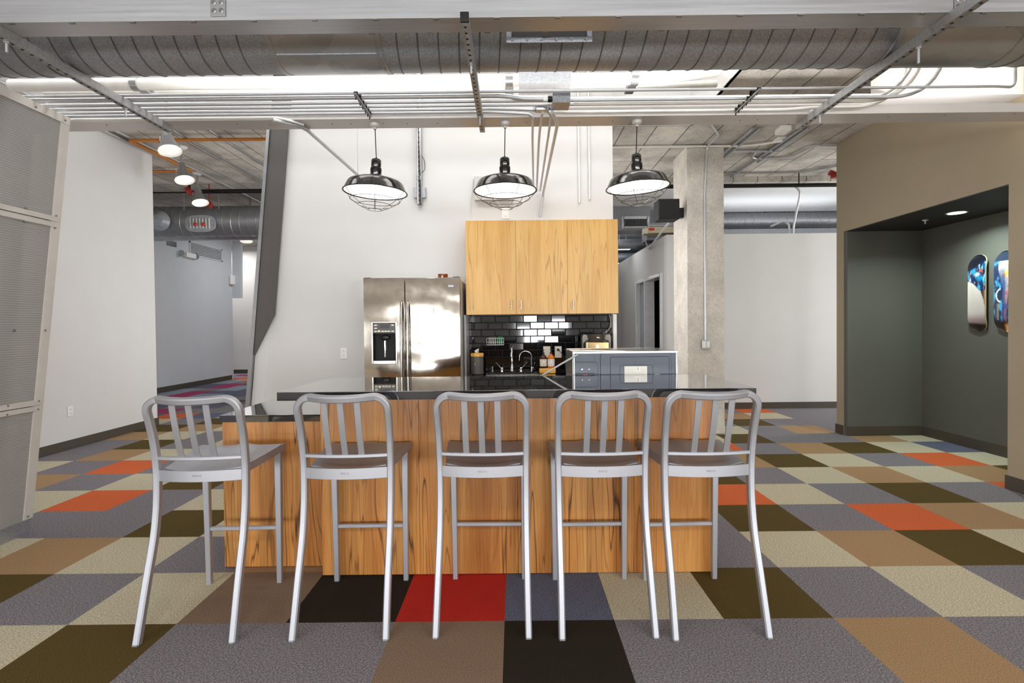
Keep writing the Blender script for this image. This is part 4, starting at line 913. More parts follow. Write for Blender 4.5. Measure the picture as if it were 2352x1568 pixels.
MB().lathe([(0, 0), (.070, 0), (.075, .012), (.088, .055), (.090, .070), (.085, .074), (.075, .066), (0, .060)], (xm_-.005, ym-.02, zt_-.105), 36).build('brew_head', 'bronze', cm)
MB().lathe([(0, .0), (.076, .0), (.076, .006), (.06, .014), (0, .014)], (xm_-.005, ym-.02, zt_-.036), 36).build('lid', 'black', cm)
rbox(xm_, ym-.055, hw*2*.84, .06, z0+.03, zt_-.108, .02).build('tank_front', MT.setdefault('goldreflect', plain('gold_reflection_steel', (196, 168, 122), .16, .85, nz=.05)), cm, bevel=.008)  # gold reflection put into the steel's base colour
MB().cbox((xm_-.004, ym-.1075, zt_-.062), (.018, .003, .010)).cbox((xm_+.012, ym-.1065, zt_-.066), (.012, .003, .006)).build('logo_mark', 'white', cm)
MB().cbox((xm_-.003, ym-.088, zt_-.150), (.026, .004, .032)).build('status_light', emis('cool_indicator', (225, 240, 255), 1.6), cm, bevel=.003)
MB().cbox((xm_-.005, ym-.0875, zt_-.186), (.05, .003, .016)).build('yellow_sticker', 'yell', cm)
c = W(1404, 724, 5.46)
MB().tube(bend([(c.x-.02, 5.46, za-.003), (c.x-.008, 5.45, za-.07), (c.x-.012, 5.42, za-.13), (c.x-.08, 5.33, zt_-.02)], .06), .0035, 8).build('power_cord', 'cream', cm)
c = W(1083, 724, 5.46)
MB().tube(bend([(c.x+.02, 5.47, za-.0), (c.x+.005, 5.47, za-.03), (c.x-.006, 5.47, za-.06)], .03), .003, 8).build('light_cable', 'cream', wc)

# ================================================================== MICROWAVE on the low worktop
ymw = 3.125; a, b_ = W(1315, 806, ymw).x, W(1557, 806, ymw).x; z0 = .863; z1 = W(1436, 806.5, ymw).z; yb = 3.54
mw = thing('microwave', 'stainless microwave seen from behind, grey back plate with white label, on the low worktop', 'microwave', ((a+b_)/2, 3.33, z0))
MB().box((a, ymw, z0+.012), (a+.006, yb, z1)).box((b_-.006, ymw, z0+.012), (b_, yb, z1)).box((a+.006, ymw, z1-.006), (b_-.006, yb, z1)).build('outer_case', 'inoxr', mw, bevel=.0015)
m = MB(); m.box((a+.006, ymw-.001, z0+.012), (a+.013, ymw+.004, z1-.010)).box((b_-.013, ymw-.001, z0+.012), (b_-.006, ymw+.004, z1-.010)).box((a, ymw-.002, z1-.012), (b_, ymw+.004, z1)).build('rear_trim', 'trimw', mw, bevel=.001)
MB().box((a+.006, ymw+.006, z0+.012), (b_-.006, ymw+.014, z1-.006)).build('back_plate', 'steelback', mw)
def rr2(x0, x1, z0, z1, y, r=.02, n=5):
    pts = []
    for cx, cz, a0 in ((x1-r, z0+r, -PI/2), (x1-r, z1-r, 0), (x0+r, z1-r, PI/2), (x0+r, z0+r, PI)):
        for k in range(n+1): t = a0+PI/2*k/n; pts.append((cx+r*math.cos(t), y, cz+r*math.sin(t)))
    return pts
def mp(px, py): return W(px, py, ymw)
def press(x0, x1, ytop, ybot, r, dep, name):
    A, B = mp(x0, ytop), mp(x1, ybot)
    pts = rr2(A.x, B.x, max(z0+.014, B.z), A.z, ymw+.006, r)
    MB().prism(pts, (0, -dep, 0)).build(name, 'steelback', mw, bevel=dep*.8, seg=3)
press(1379, 1543, 811, 930, .02, .006, 'pressed_panel')
press(1401, 1538, 819, 930, .012, .009, 'pressed_panel')
press(1320, 1374, 832, 890, .012, .005, 'pressed_panel')
press(1322, 1367, 812, 830, .006, .003, 'pressed_panel')
m = MB(); A = mp(1423, 838); B = mp(1500, 930)
m.tube([(p[0], ymw-.0035, p[2]) for p in rr2(A.x, B.x, z0+.014, A.z, 0, .018)], .0012, 6, closed=True); m.build('pressed_rib', 'steelback', mw)
for px in (1337, 1353): c = mp(px, 848); MB().lathe([(0, .003), (.004, .003), (.005, 0)], (c.x, ymw+.001, c.z), 12, RX90 @ Matrix.Rotation(PI, 3, 'X')).build('screw', 'chrome', mw)
A, B = mp(1324, 857), mp(1364, 862); vt = MB()
for k in range(11):
    xx = A.x+(B.x-A.x)*k/10
    for zz in (A.z-.002, A.z-.012): vt.cbox((xx, ymw+.0002, zz), (.006, .002, .006))
vt.build('vent_slots', 'blackm', mw)
A = mp(1344, 861); MB().cbox((A.x, ymw-.001, A.z), (.026, .001, .007)).build('red_sticker', 'redl', mw)
A, B = mp(1434, 841), mp(1486, 880)
lb = MB().box((A.x, ymw-.0048, z0+.07), (B.x, ymw-.0038, A.z)).build('rating_label', 'paper', mw)
m = MB(); xw = B.x-A.x
for k in range(13):
    z = A.z-.006-k*.0062
    m.box((A.x+.004, ymw-.0054, z), (A.x+xw*(.55 if k < 4 else .9 if k % 4 else .4), ymw-.0047, z-.0012))
    if k < 5: m.box((A.x+xw*.70, ymw-.0054, z), (A.x+xw*.95, ymw-.0047, z-.0012))
m.cbox((A.x+xw*.6, ymw-.0050, A.z-.014), (.006, .0008, .018)); m.build('lettering', 'ink', lb)
A = mp(1509, 860); MB().cbox((A.x, ymw-.0045, A.z), (.030, .001, .0065)).build('white_sticker', 'paper', mw)
for xx in (a+.05, b_-.05):
    for yy in (ymw+.04, yb-.05): MB().lathe([(0, 0), (.012, 0), (.014, .012), (0, .012)], (xx, yy, z0), 12).build('foot', 'black', mw)
MB().box((a+.004, yb-.002, z0+.013), (b_-.12, yb+.02, z1-.004)).box((b_-.118, yb-.002, z0+.013), (b_-.004, yb+.02, z1-.004)).build('front_door', 'black', mw, bevel=.004)
c = mp(1327, 812)
MB().tube([(c.x, ymw+.006, c.z-.002), (c.x-.004, ymw-.03, c.z-.004), W(1290, 835, 3.10), W(1262, 852, 3.11), W(1243, 863, 3.13), W(1225, 873, 3.18)], .0052, 10).build('power_cord', 'greyp2' if 'greyp2' in MT else MT.setdefault('greyp2', plain('grey_cord', (168, 168, 170), .45)), mw)

# ================================================================== THINGS ON THE WALLS
outlet(790, 811, 5.499, .072, .114, label='white outlet on the white wall left of the refrigerator', mat='white')
outlet(0, 0, 0, .072, .114, label='white outlet low on the left wall beside the plastic partition', mat='white', loc=(-5.059, W(148, 943, 5.9).y*0+5.915, .43), rz=PI/2)
outlet(1161, 489, 5.499, .08, .12, label='white blank switch plate on the wall under the middle pendant lamp', kind='switch', mat='white')
# perforated strut on the wall with its box
a, b_ = W(962, 290, 5.46), W(962, 470, 5.46)
ws = thing('strut_channel', 'upright perforated strut channel fixed on the white wall between left and middle pendants', 'strut channel', (a.x, 5.46, b_.z))
MB().box((a.x-.026, 5.44, b_.z), (a.x-.022, 5.497, 4.4)).box((a.x+.022, 5.44, b_.z), (a.x+.026, 5.497, 4.4)).box((a.x-.022, 5.44, b_.z), (a.x+.022, 5.443, 4.4)).build('channel', 'galvp', ws, bevel=.001)
m = MB()
for k in range(24): m.lathe([(0, -.0008), (.008, -.0008), (.008, .0006)], (a.x, 5.439, b_.z+.04+k*.05), 10, RX90 @ Matrix.Rotation(PI, 3, 'X'))
m.build('slot_hole', 'blackm', ws)['kind'] = 'stuff'
c = W(961, 408, 5.43); MB().lathe([(.020, -.004), (.024, -.002), (.024, .002), (.020, .004)], (c.x, 5.433, c.z), 20, RX90, cap=False).build('ring_clamp', 'galvp', ws)
c = W(964, 442, 5.46); MB().box((c.x-.062, 5.45, c.z-.055), (c.x+.062, 5.4985, c.z+.055)).build('back_box', 'galv', ws, bevel=.003)
c0, c1 = W(965, 355, 5.47), W(966, 400, 5.47)
tag(MB().tube(bend([(c0.x+.01, 5.47, c0.z), (c0.x+.045, 5.47, c0.z-.06), (c0.x+.05, 5.47, c1.z+.05), (c1.x+.01, 5.45, c1.z)], .06), .003, 8).build('loose_wire', 'wire'), 'black wire loop hanging off the wall strut channel', 'wire')
# grey-beige panel box half hidden by the middle pendant
a, b_ = W(1090, 460, 5.45), W(1180, 405, 5.45)
tag(MB().box((a.x, 5.43, a.z), (b_.x, 5.498, b_.z)).build('wall_box', 'wall_side', bevel=.003), 'pale square box on the wall half hidden behind the middle pendant lamp', 'box')
c = W(1088, 410, 5.49); e = W(1080, 505, 5.49)
tag(MB().tube(bend([c, Vector((e.x+.0, 5.49, (c.z*.4+e.z*.6))), Vector((e.x+.005, 5.49, e.z))], .1), .003, 6).build('loose_wire', 'white'), 'thin white wire running down the wall from the pale box to the cabinet', 'wire')
c = W(1241, 500, 5.46)
tb_ = thing('junction_box', 'small steel box on top of the wall cabinets where the conduit ends', 'box', (c.x, 5.45, zb))
MB().box((c.x-.05, 5.41, zb+.001), (c.x+.055, 5.495, zb+.045)).build('body', 'galvp', tb_, bevel=.003)
MB().tube(bend([(c.x-.05, 5.45, zb+.02), (c.x-.16, 5.45, zb+.032), (c.x-.27, 5.45, zb+.012), (c.x-.32, 5.45, zb+.012)], .05), .011, 12).build('flexible_conduit', 'galv', tb_)
for px, pb, l in ((1331, 466, 'left of two bright upright conduits on the white wall right of the middle pendant'), (1354.5, 458, 'right of two bright upright conduits on the white wall right of the middle pendant')):
    c = W(px, pb, 5.485); pipe('conduit', [(c.x-.01, 5.485, 4.5), (c.x, 5.485, c.z)], .011, 'emtw', l, 'conduit')

# ================================================================== TRANSLUCENT PARTITION, leaning inwards
zT = 2.75; xB, xT = -3.257, -2.93
def Q(y, z, o=0): k = z/zT; return Vector((xB+(xT-xB)*k+o*.99, y, z-o*.12))
pp = thing('plastic_partition', 'leaning partition of ribbed translucent plastic in a clear frame at the left edge', 'partition', (xB, 3.2, 0))
Y0, Y1 = .9, 3.46
def qbox(y0, y1, z0, z1, o0, o1, name, mat, bevel=.002):
    v = [Q(y, z, o) for o in (o0, o1) for y, z in ((y0, z0), (y1, z0), (y1, z1), (y0, z1))]
    return MB().add(v, [(0, 1, 2, 3), (7, 6, 5, 4), (0, 4, 5, 1), (1, 5, 6, 2), (2, 6, 7, 3), (3, 7, 4, 0)]).build(name, mat, pp, bevel=bevel)
zr1 = 1.344+.0; 
rails = [.06, .855, 2.06, zT-.02]
for k, (za_, zb_) in enumerate(((.10, .83), (.88, 2.03), (2.09, zT-.05))):
    qbox(Y0, Y1-.05, za_, zb_, -.004, .004, 'plastic_sheet', 'poly', 0)
    qbox(Y0, Y1-.05, za_, zb_, -.075, -.070, 'plastic_sheet', 'poly', 0)
qbox(Y0, Y1, 0.001, .10, -.08, .012, 'base_rail', 'galv')
for z in (.855, 2.06): qbox(Y0, Y1-.012, z-.035, z-.003, -.002, .014, 'rail', 'polyframe'); qbox(Y0, Y1-.012, z+.003, z+.035, -.002, .014, 'rail', 'polyframe'); qbox(Y0, Y1, z-.03, z+.03, -.072, -.01, 'frame_bar', 'galvp')
qbox(Y0, Y1+.01, zT-.05, zT, -.078, .012, 'top_rail', 'polyframe')
qbox(Y1-.055, Y1+.012, .10, zT-.05, -.078, .010, 'end_post', 'polyframe')
for y in (3.22, 2.72, 2.0): qbox(y-.03, y+.03, .1, zT-.05, -.066, -.012, 'stud', 'galvp')
m = MB()
for z in (.12, .83, .885, 1.35, 2.02, 2.10, zT-.03):
    for y in (3.43, 3.22, 2.72):
        c = Q(y, z, .012); m.lathe([(0, .006), (.005, .005), (.007, 0), (.007, -.004)], c, 10, Matrix.Rotation(PI/2, 3, 'Y'))
m.build('screw', 'aluedge', pp)
m = MB().prism([(xB-.20, 3.52, .001), (xB+.00, 3.52, .001), (xB+.015, 3.52, .05), (xB-.19, 3.52, .05)], (0, -.04, 0))

# ================================================================== LEFT OPENING
def spot(px_rim, py_rim, Y, dz, label, topz):
    s = 1.0
    c = W(px_rim, py_rim, Y)
    t = thing('spot_lamp', label, 'spot lamp', (c.x, c.y, c.z), 'galvanized spot lamps hanging at left')
    A = Matrix.Rotation(math.radians(-14), 3, 'X') @ Matrix.Rotation(math.radians(12), 3, 'Y')
    A = Matrix.Rotation(math.radians(10), 3, 'Y') @ Matrix.Rotation(math.radians(12), 3, 'X')
    A = Matrix.Rotation(math.radians(-17), 3, 'Y') @ Matrix.Rotation(math.radians(-12), 3, 'X')
    MB().lathe([(.122, 0), (.118, .004), (.108, .03), (.095, .07), (.072, .12), (.058, .155), (.054, .17), (.050, .172), (.050, .21), (.044, .214), (.044, .25), (.03, .262), (0, .264)], c, 36, A, cap=False).build('shade', 'galvp', t)
    MB().lathe([(.1195, .001), (.106, .03), (.093, .07), (.070, .12), (0, .13)], c, 36, A, cap=False).build('reflector', 'lampin', t)
    MB().lathe([(0, -.004), (.05, .002), (.085, .012), (.09, .02), (.05, .09), (0, .1)], c, 28, A).build('bulb', 'bulb2', t)
    top = c + A @ Vector((0, 0, .255))
    MB().tube([top, top+Vector((0, 0, .03)), (top.x, top.y, topz)], .016, 10).build('stem', 'galvp', t)
    MB().lathe([(0, -.035), (.045, -.035), (.075, -.015), (.075, -.001), (0, -.001)], (top.x, top.y, topz), 24).build('canopy', 'white', t)
    j = MB(); q = c + A @ Vector((-.055, 0, .19)); j.tube([q, q+Vector((-.03, 0, .02)), q+Vector((-.03, 0, -.03))], .006, 8); j.build('swivel_arm', 'emt', t)
spot(391, 347, 5.9, 0, 'galvanized bell spot lamp nearest to the camera, before the orange pipe', 4.64)
spot(424.5, 414, 7.1, 0, 'galvanized bell spot lamp on a stem, middle of the three at left', ZL)
spot(460.5, 466, 8.3, 0, 'galvanized bell spot lamp farthest away, above the far spiral duct', ZL)
zo = 3.78
pipe('orange_pipe', [(-1.75, 6.74, zo), (-4.93, 6.74, zo), (-4.93, 8.07, zo), (-6.9, 8.07, zo)], .02, 'orange', 'orange painted pipe angling round under the concrete ceiling at left', 'pipe', bendr=.05)
q_ = pipe('sprinkler_pipe', [(-2.0, 8.5, 3.58), (-5.15, 8.5, 3.58)], .035, 'wire', 'dark sprinkler pipe with red elbow above the far duct', 'pipe')
for xx in (-2.6, -4.1): MB().tube([(xx, 8.5, 3.60), (xx, 8.5, ZL-.001)], .008, 8).build('hanger', 'galvp', q_)
for xx in (-4.2,): MB().tube([(-5.25, 8.5, 3.58), (-5.25, 8.5, ZL-.001)], .02, 8).build('riser', 'wire', q_)
for px, py, Y, s, l in ((433, 438, 8.5, .075, 'red cast pipe elbow at the end of the dark sprinkler pipe'), (481, 470, 9.0, .07, 'red sprinkler valve just above the far spiral duct')):
    c = W(px, py, Y); m = MB(); m.tube([c+Vector((-s*.3, 0, s*.6)), c+Vector((0, 0, .0)), c+Vector((s*.5, 0, -s*.5))], s*.62, 12); m.tube([c, (c.x, c.y, ZL-.001)], s*.16, 8)
    m.lathe([(0, -s*.6), (s*.8, -s*.55), (s*.8, -s*.2), (0, -s*.2)], c+Vector((s*.2, 0, s*.3)), 14); 
    tag(m.build('pipe_fitting', 'red', bevel=.004), l, 'pipe fitting')
for i, (xa_, l) in enumerate(((-4.2, 'first thin conduit running back under the concrete ceiling at left'), (-3.75, 'second thin conduit running back under the concrete ceiling at left'), (-4.9, 'conduit running back along the top of the left white wall'))):
    pipe('conduit', [(xa_, 6.45, ZL-.03), (xa_, 12.5, ZL-.03)], .016, 'galvp' if i < 2 else 'emt', l, 'conduit')
pipe('conduit', [(-5.02, 4.2, 3.80), (-5.02, 7.3, 3.80)], .018, 'emt', 'conduit strapped along the top edge of the left wall', 'conduit')
pipe('conduit', [(-2.6, 9.0, 3.70), (-7.0, 9.0, 3.70)], .012, 'wire', 'thin dark conduit crossing above the far duct', 'conduit')
for px, y, l in ((423, 9.3, 'hanger rod left over the far spiral duct'), (503, 9.3, 'hanger rod right over the far spiral duct')):
    c = W(px, 480, y); tag(MB().tube([(c.x, y, 3.46), (c.x, y, ZL-.001)], .010, 8).build('hanger_rod', 'galvp'), 'steel '+l, 'rod', 'hanger rods over the far duct')
# far spiral duct with round stub and service panel
def spiral(name, label, x0, x1, Y, z, r, pitch, mat, cat='duct', par=None):
    t = thing(name, label, cat, ((x0+x1)/2, Y, z-r))
    MB().lathe([(r, 0), (r, x1-x0)], (x0, Y, z), 48, RX).build('duct_section', mat, t)
    h = MB(); n = int((x1-x0)/pitch); h.tube([(x0+pitch*i/24, Y+(r+.001)*math.sin(2*PI*i/24), z+(r+.001)*math.cos(2*PI*i/24)) for i in range(n*24+1)], .006, 5)
    h.build('spiral_seam', 'galvp', t); return t
zf = W(470, 514, 9.5).z
fd_ = spiral('air_duct', 'large spiral duct in the far room seen through the left opening', -7.5, -3.0, 9.5, zf+.04, .27, .15, 'galvf')
fl_ = MB().lathe([(.14, 0), (.14, 4.2)], (-7.2, 9.93, W(470, 553, 9.93).z+.145), 40, RX).build('air_duct', 'galvp'); MB().box((-5.0, 9.92, fl_.location.z+.27), (-4.97, 9.94, ZL-.001)).build('hanger', 'galvp', fl_)
tag(fl_, 'smaller bluish duct hugging the underside of the large far duct', 'duct')
c = W(354, 502, 9.0); tag(MB().lathe([(.0, .10), (.10, .08), (.17, 0), (.17, -.02)], (c.x-.02, 9.18, c.z+.0), 30, Matrix.Rotation(PI/2, 3, 'X')).build('round_duct', 'gum'), 'round domed duct end at the left end, against the white wall edge', 'duct cap')
c = W(454, 511, 9.13); sp = thing('duct_heater_panel', 'oval ribbed panel with two red knobs on the far duct', 'panel', (c.x, 9.2, c.z-.15))
MB().prism([(c.x+.27*math.cos(t_)*abs(math.cos(t_))**-.35*(1 if True else 0), 9.205, c.z+.15*math.sin(t_)*abs(math.sin(t_)+1e-9)**-.35) for t_ in [2*PI*(i+.5)/28 for i in range(28)]], (0, .022, 0)).build('plate', 'gum', sp, bevel=.006)
m = MB()
for k in range(7): m.bar([(c.x-.165+k*.055, 9.20, c.z-.09), (c.x-.165+k*.055, 9.19, c.z+.08), (c.x-.165+k*.055, 9.23, c.z+.115)], .016, .02, up=(0, -1, 0))
m.build('ribs', 'emtw', sp)
for dx in (-.075, .07): MB().lathe([(0, .03), (.02, .028), (.034, .01), (.034, 0), (0, 0)], (c.x+dx, 9.185, c.z-.02), 16, Matrix.Rotation(PI/2, 3, 'X')).build('knob', 'redl', sp)
MB().cbox((c.x-.2, 9.212, c.z-.02), (.035, .003, .04)).build('yellow_tag', 'yell', sp)
# on the far left wall
def farw(px, py): # point on the far left wall
    d = fw + RT*((px-CX)/F) - UP*((py-CY)/F); return Vector((0, 0, EYE)) + d*(-7.55/d.x)
a, b_ = farw(434, 560), farw(510, 600)
gr = thing('air_grille', 'white louvred air grille high on the far left wall', 'grille', (-7.54, (a.y+b_.y)/2, b_.z))
zt2, zb2 = farw(434, 553).z, farw(510, 601).z
MB().box((-7.549, a.y, zb2), (-7.535, a.y+.04, zt2)).box((-7.549, b_.y-.04, zb2), (-7.535, b_.y, zt2)).box((-7.549, a.y, zt2-.03), (-7.535, b_.y, zt2)).box((-7.549, a.y, zb2), (-7.535, b_.y, zb2+.03)).build('frame', 'wall_far', gr)
m = MB(); k = 0; z = zb2+.05
while z < zt2-.04: m.box((-7.547, a.y+.04, z), (-7.538, b_.y-.04, z+.016)); z += .035
m.build('louvres', 'wall_far', gr); MB().box((-7.5495, a.y+.03, zb2+.02), (-7.548, b_.y-.03, zt2-.02)).build('shadow_gap', 'greyp', gr)
a, b_ = farw(383, 556), farw(405, 568); tag(MB().box((-7.549, a.y, b_.z), (-7.54, b_.y, a.z+.05)).build('air_grille', 'black', bevel=.003), 'small dark air grille at upper left on the far wall', 'grille')
c = farw(418, 583); em = thing('emergency_light', 'white emergency light with two round heads on the far left wall', 'emergency light', (-7.54, c.y, c.z-.08))
MB().box((-7.549, c.y+.05, c.z-.06), (-7.47, c.y+.42, c.z+.05)).build('housing', 'white', em, bevel=.01)
for dy in (-.05, .5): MB().lathe([(0, 0), (.05, 0), (.075, .05), (.075, .06), (0, .05)], (-7.50, c.y+dy, c.z+.0), 20, Matrix.Rotation(PI/2, 3, 'X')).build('lamp_head', 'gum', em)
c = farw(530, 643); tag(MB().box((-7.549, c.y-.1, c.z-.13), (-7.47, c.y+.1, c.z+.13)).build('wall_horn', 'white', bevel=.03, seg=3), 'small white alarm horn at the right end of the far left wall', 'alarm')
c = W(566, 557, 11); tag(MB().lathe([(0, 0), (.09, 0), (.12, .02), (.12, .04), (0, .04)], c, 24).build('ceiling_lamp', 'bulb2'), 'small round lit lamp under the far duct, next to the dark post', 'lamp')
c = W(571, 557, 11); pipe('hanger_rod', [(c.x-.05, 11, c.z+.04), (c.x-.05, 11, ZL)], .01, 'emt', 'thin rod carrying the small round lit lamp', 'rod')

# ================================================================== RIGHT SIDE OVERHEAD
def cpt(px, py, z): return G(px, py, z)
zz = ZR-.02
a, b_ = cpt(1412, 338, zz), cpt(1760, 344, zz)
pipe('conduit', [(a.x-.3, 6.36, zz), (2.9, 6.36, zz), (3.2, 6.2, zz)], .014, 'emtw', 'thin pale conduit crossing the right ceiling just at the top of the concrete column', 'conduit')
c = W(1620, 790, 6.37)
pipe('conduit', [(2.10, 5.6, zz), (2.36, 6.0, zz), (2.36, 6.365, zz), (c.x, 6.368, 2.9), (c.x, 6.368, c.z+.05)], .013, 'emt', 'conduit running down the front of the concrete column', 'conduit', bendr=.06)
ob = thing('junction_box', 'small white double switch box low on the concrete column', 'box', (c.x, 6.36, c.z-.05))
MB().box((c.x-.05, 6.335, c.z-.055), (c.x+.05, 6.388, c.z+.05)).build('body', 'galvp', ob, bevel=.003)
for dx in (-.024, .024): MB().cbox((c.x+dx, 6.333, c.z), (.036, .004, .07)).build('cover_plate', 'white', ob, bevel=.002)
for i, (xa_, ya, yb_, l) in enumerate(((2.66, 5.8, 7.7, 'first steel conduit running back over the concrete column'), (2.74, 5.8, 7.7, 'second steel conduit running back just right of the column top'), (3.20, 5.8, 7.7, 'third conduit running back, under the small white boxes'), (3.27, 5.8, 7.0, 'fourth conduit running back, beside the small white boxes'))):
    pipe('conduit', [(xa_, ya, zz), (xa_-.0, yb_, zz)], .016, 'galv', l, 'conduit', 'conduits running back under the right concrete ceiling')
for px, py, Y, l in ((1797, 299, 5.85, 'small white box on the ceiling conduits, upper one'), (1789, 315, 6.2, 'small white box on the ceiling conduits, lower one')):
    c = W(px, py, Y); tag(MB().box((c.x-.055, Y-.09, c.z-.035), (c.x+.055, Y+.06, min(c.z+.08, ZR-.001))).build('junction_box', 'white', bevel=.004), l, 'box')
P = [cpt(1735, 349, zz), cpt(1725, 364, zz), cpt(1812, 363, zz), cpt(1868, 335, zz), cpt(1935, 334, zz)]
pipe('conduit', [p for p in P], .013, 'emt', 'bent conduit zigzagging under the right concrete ceiling to the taupe wall', 'conduit', bendr=.12)
P = [cpt(1680, 347, zz), cpt(1790, 347, zz)]
pipe('conduit', P, .014, 'emt', 'short straight conduit under the concrete ceiling right of the column', 'conduit')
pipe('conduit', [(2.6, 7.5, zz), (4.1, 7.5, zz), (4.6, 7.1, zz)], .012, 'galvp', 'dark conduit near the back edge of the right concrete ceiling', 'conduit')
pipe('sprinkler_pipe', [(1.0, 7.55, 3.33), (5.4, 7.55, 3.33)], .028, 'wire', 'long black sprinkler pipe across the back of the right ceiling', 'pipe')
c = W(1835, 430, 7.55); pipe('hanger_rod', [(c.x, 7.55, 3.33), (c.x, 7.55, ZR)], .008, 'wire', 'black hanger rod holding the long black pipe', 'rod')
c = W(1822, 535, 8.34); pipe('conduit', [(2.6, 8.1, 3.49), (c.x-.15, 8.1, 3.49), (c.x, 8.12, 3.40), (c.x, 8.33, 2.9), (c.x, 8.34, 2.766)], .016, 'emt', 'upright conduit dropping onto the top of the white partition', 'conduit', bendr=.15)
c = W(1918, 401, 6.6); m = MB(); m.tube([c+Vector((-.07, 0, .03)), c, c+Vector((.1, 0, -.03))], .035, 10); m.tube([c+Vector((.06, 0, 0)), (c.x+.06, c.y, ZR-.001)], .014, 8); m.lathe([(0, -.05), (.05, -.04), (.05, .0), (0, 0)], c, 12); tag(m.build('sprinkler_valve', 'red'), 'rusty red sprinkler valve at the edge of the taupe wall', 'sprinkler')
zr_ = W(1790, 506, 10.2).z
spiral('air_duct', 'grey spiral duct running above the white partition at right', 2.9, 7.6, 10.2, zr_, .15, .16, 'galvf')
tag(MB().box((2.6, 10.2, zr_-.36), (7.6, 10.6, zr_-.156)).build('air_duct', 'galvf', bevel=.004), 'flat rectangular grey duct beneath the right spiral duct', 'duct')
for px, py0, l in ((1714, 478, 'first thin wire hanger over the right spiral duct'), (1757, 452, 'second thin wire hanger over the right spiral duct'), (1803, 428, 'third thin hanger over the right spiral duct')):
    c = W(px, 500, 10.2); pipe('hanger_rod', [(c.x, 10.2, zr_+.13), (c.x, 10.2, ZR)], .008, 'wire', l, 'rod')
P = [W(1770, 520, 8.6), W(1800, 508, 8.6), W(1812, 515, 8.5), (W(1813, 530, 8.34).x, 8.34, 2.766)]
pipe('conduit', P, .016, 'emt', 'short bent pipe ending over the white partition', 'conduit')
# left of the column: speaker, grille duct, heater
a, b_ = W(1513, 503, 6.28), W(1561, 456, 6.28)
spk = thing('loudspeaker', 'black box loudspeaker mounted on the side of the concrete column', 'speaker', (2.0, 6.42, a.z))
MB().box((a.x, 6.28, a.z), (b_.x, 6.50, b_.z)).build('cabinet', 'blackm', spk, bevel=.006)
MB().box((a.x+.006, 6.272, a.z+.008), (b_.x-.006, 6.279, b_.z-.008)).build('grille_cloth', 'blackm', spk, bevel=.003)
MB().box((1.98, 6.501, a.z+.06), (2.119, 6.58, b_.z-.06)).build('bracket', 'wire', spk)
a, b_ = W(1428, 526, 9.6), W(1491, 497, 9.6)
vg = thing('air_grille', 'white framed dark louvred grille left of the loudspeaker', 'grille', ((a.x+b_.x)/2, 9.6, a.z))
e = .045
MB().box((a.x, 9.58, a.z), (a.x+e, 9.60, b_.z)).box((b_.x-e, 9.58, a.z), (b_.x, 9.60, b_.z)).box((a.x+e, 9.58, a.z), (b_.x-e, 9.60, a.z+e)).box((a.x+e, 9.58, b_.z-e), (b_.x-e, 9.60, b_.z)).build('frame', 'trimw', vg, bevel=.004)
MB().box((a.x+e, 9.598, a.z+e), (b_.x-e, 9.602, b_.z-e)).build('back', 'blackm', vg)
m = MB(); k = a.x+e+.02
while k < b_.x-e: m.box((k, 9.588, a.z+e), (k+.006, 9.597, b_.z-e)); k += .026
m.build('louvres', 'galvf', vg)
tag(MB().box((a.x-.5, 9.604, a.z-.03), (b_.x+.02, 10.0, ZR-.004)).build('air_duct', 'galvf', bevel=.004), 'grey sheet metal duct box carrying the dark louvred grille', 'duct')
tag(MB().lathe([(.09, 0), (.09, 1.3)], (b_.x+.025, 9.75, b_.z-.14), 28, RX).box((b_.x+.7, 9.74, b_.z-.06), (b_.x+.72, 9.76, ZR-.001)).build('air_duct', 'galvp'), 'small bright round duct right of the louvred grille', 'duct')
a, b_ = W(1483, 535, 9.2), W(1560, 520, 9.2)
ht = thing('fan_coil_unit', 'cream boxed air unit with red label below the louvred grille', 'air unit', ((a.x+b_.x)/2, 9.3, a.z))
MB().box((a.x, 9.2, a.z), (b_.x, 9.5, b_.z)).build('housing', 'beige', ht, bevel=.004)
c = W(1497, 526, 9.19); MB().cbox((c.x, 9.197, c.z), (.095, .004, .045)).build('red_label', 'redl', ht); c = W(1510, 527, 9.19); MB().cbox((c.x, 9.197, c.z), (.07, .004, .018)).build('grey_label', 'ink', ht)
c = W(1479, 530, 9.19); MB().box((c.x-.03, 9.17, c.z-.05), (c.x+.07, 9.199, c.z+.04)).build('control_box', 'cream', ht, bevel=.003)
pipe('brace_pipe', [(1.93, 6.52, 2.605), (2.405, 9.3, W(1487, 571, 9.3).z)], .014, 'emt', 'diagonal brace pipe from the loudspeaker down to the grey side wall', 'pipe')
pipe('brace_pipe', [W(1476, 537, 9.1), W(1489, 570, 9.7)], .012, 'emtw', 'thin pale rod under the cream air unit', 'pipe')
for i, (Y, z, r, l) in enumerate(((10.7, 3.0, .10, 'dark round pipe low behind the louvred grille, nearest'), (12.5, 2.95, .12, 'dark round pipe low behind the louvred grille, middle'), (13.5, 3.3, .2, 'dark round duct high in the open plan behind the cabinets, farthest'))):
    tag(MB().lathe([(r, 0), (r, 3.4)], (1.2, Y, z), 24, RX).box((2.1, Y-.01, z+r*.9), (2.12, Y+.01, ZR-.001)).build('air_duct', 'galvf'), l, 'duct')
fx_ = thing('strip_light', 'bright strip light fixture far back over the grey side wall', 'ceiling light', (2.35, 12.5, 2.98))
c0 = W(1440, 560, 11.3); MB().prism([c0+Vector((-.35, 0, 0)), c0+Vector((.25, 0, .0)), c0+Vector((.25, .9, 0)), c0+Vector((-.35, .9, 0))], (0, 0, .06)).build('diffuser', emis('strip_diffuser_glow', (220, 235, 245), 1.6), fx_)
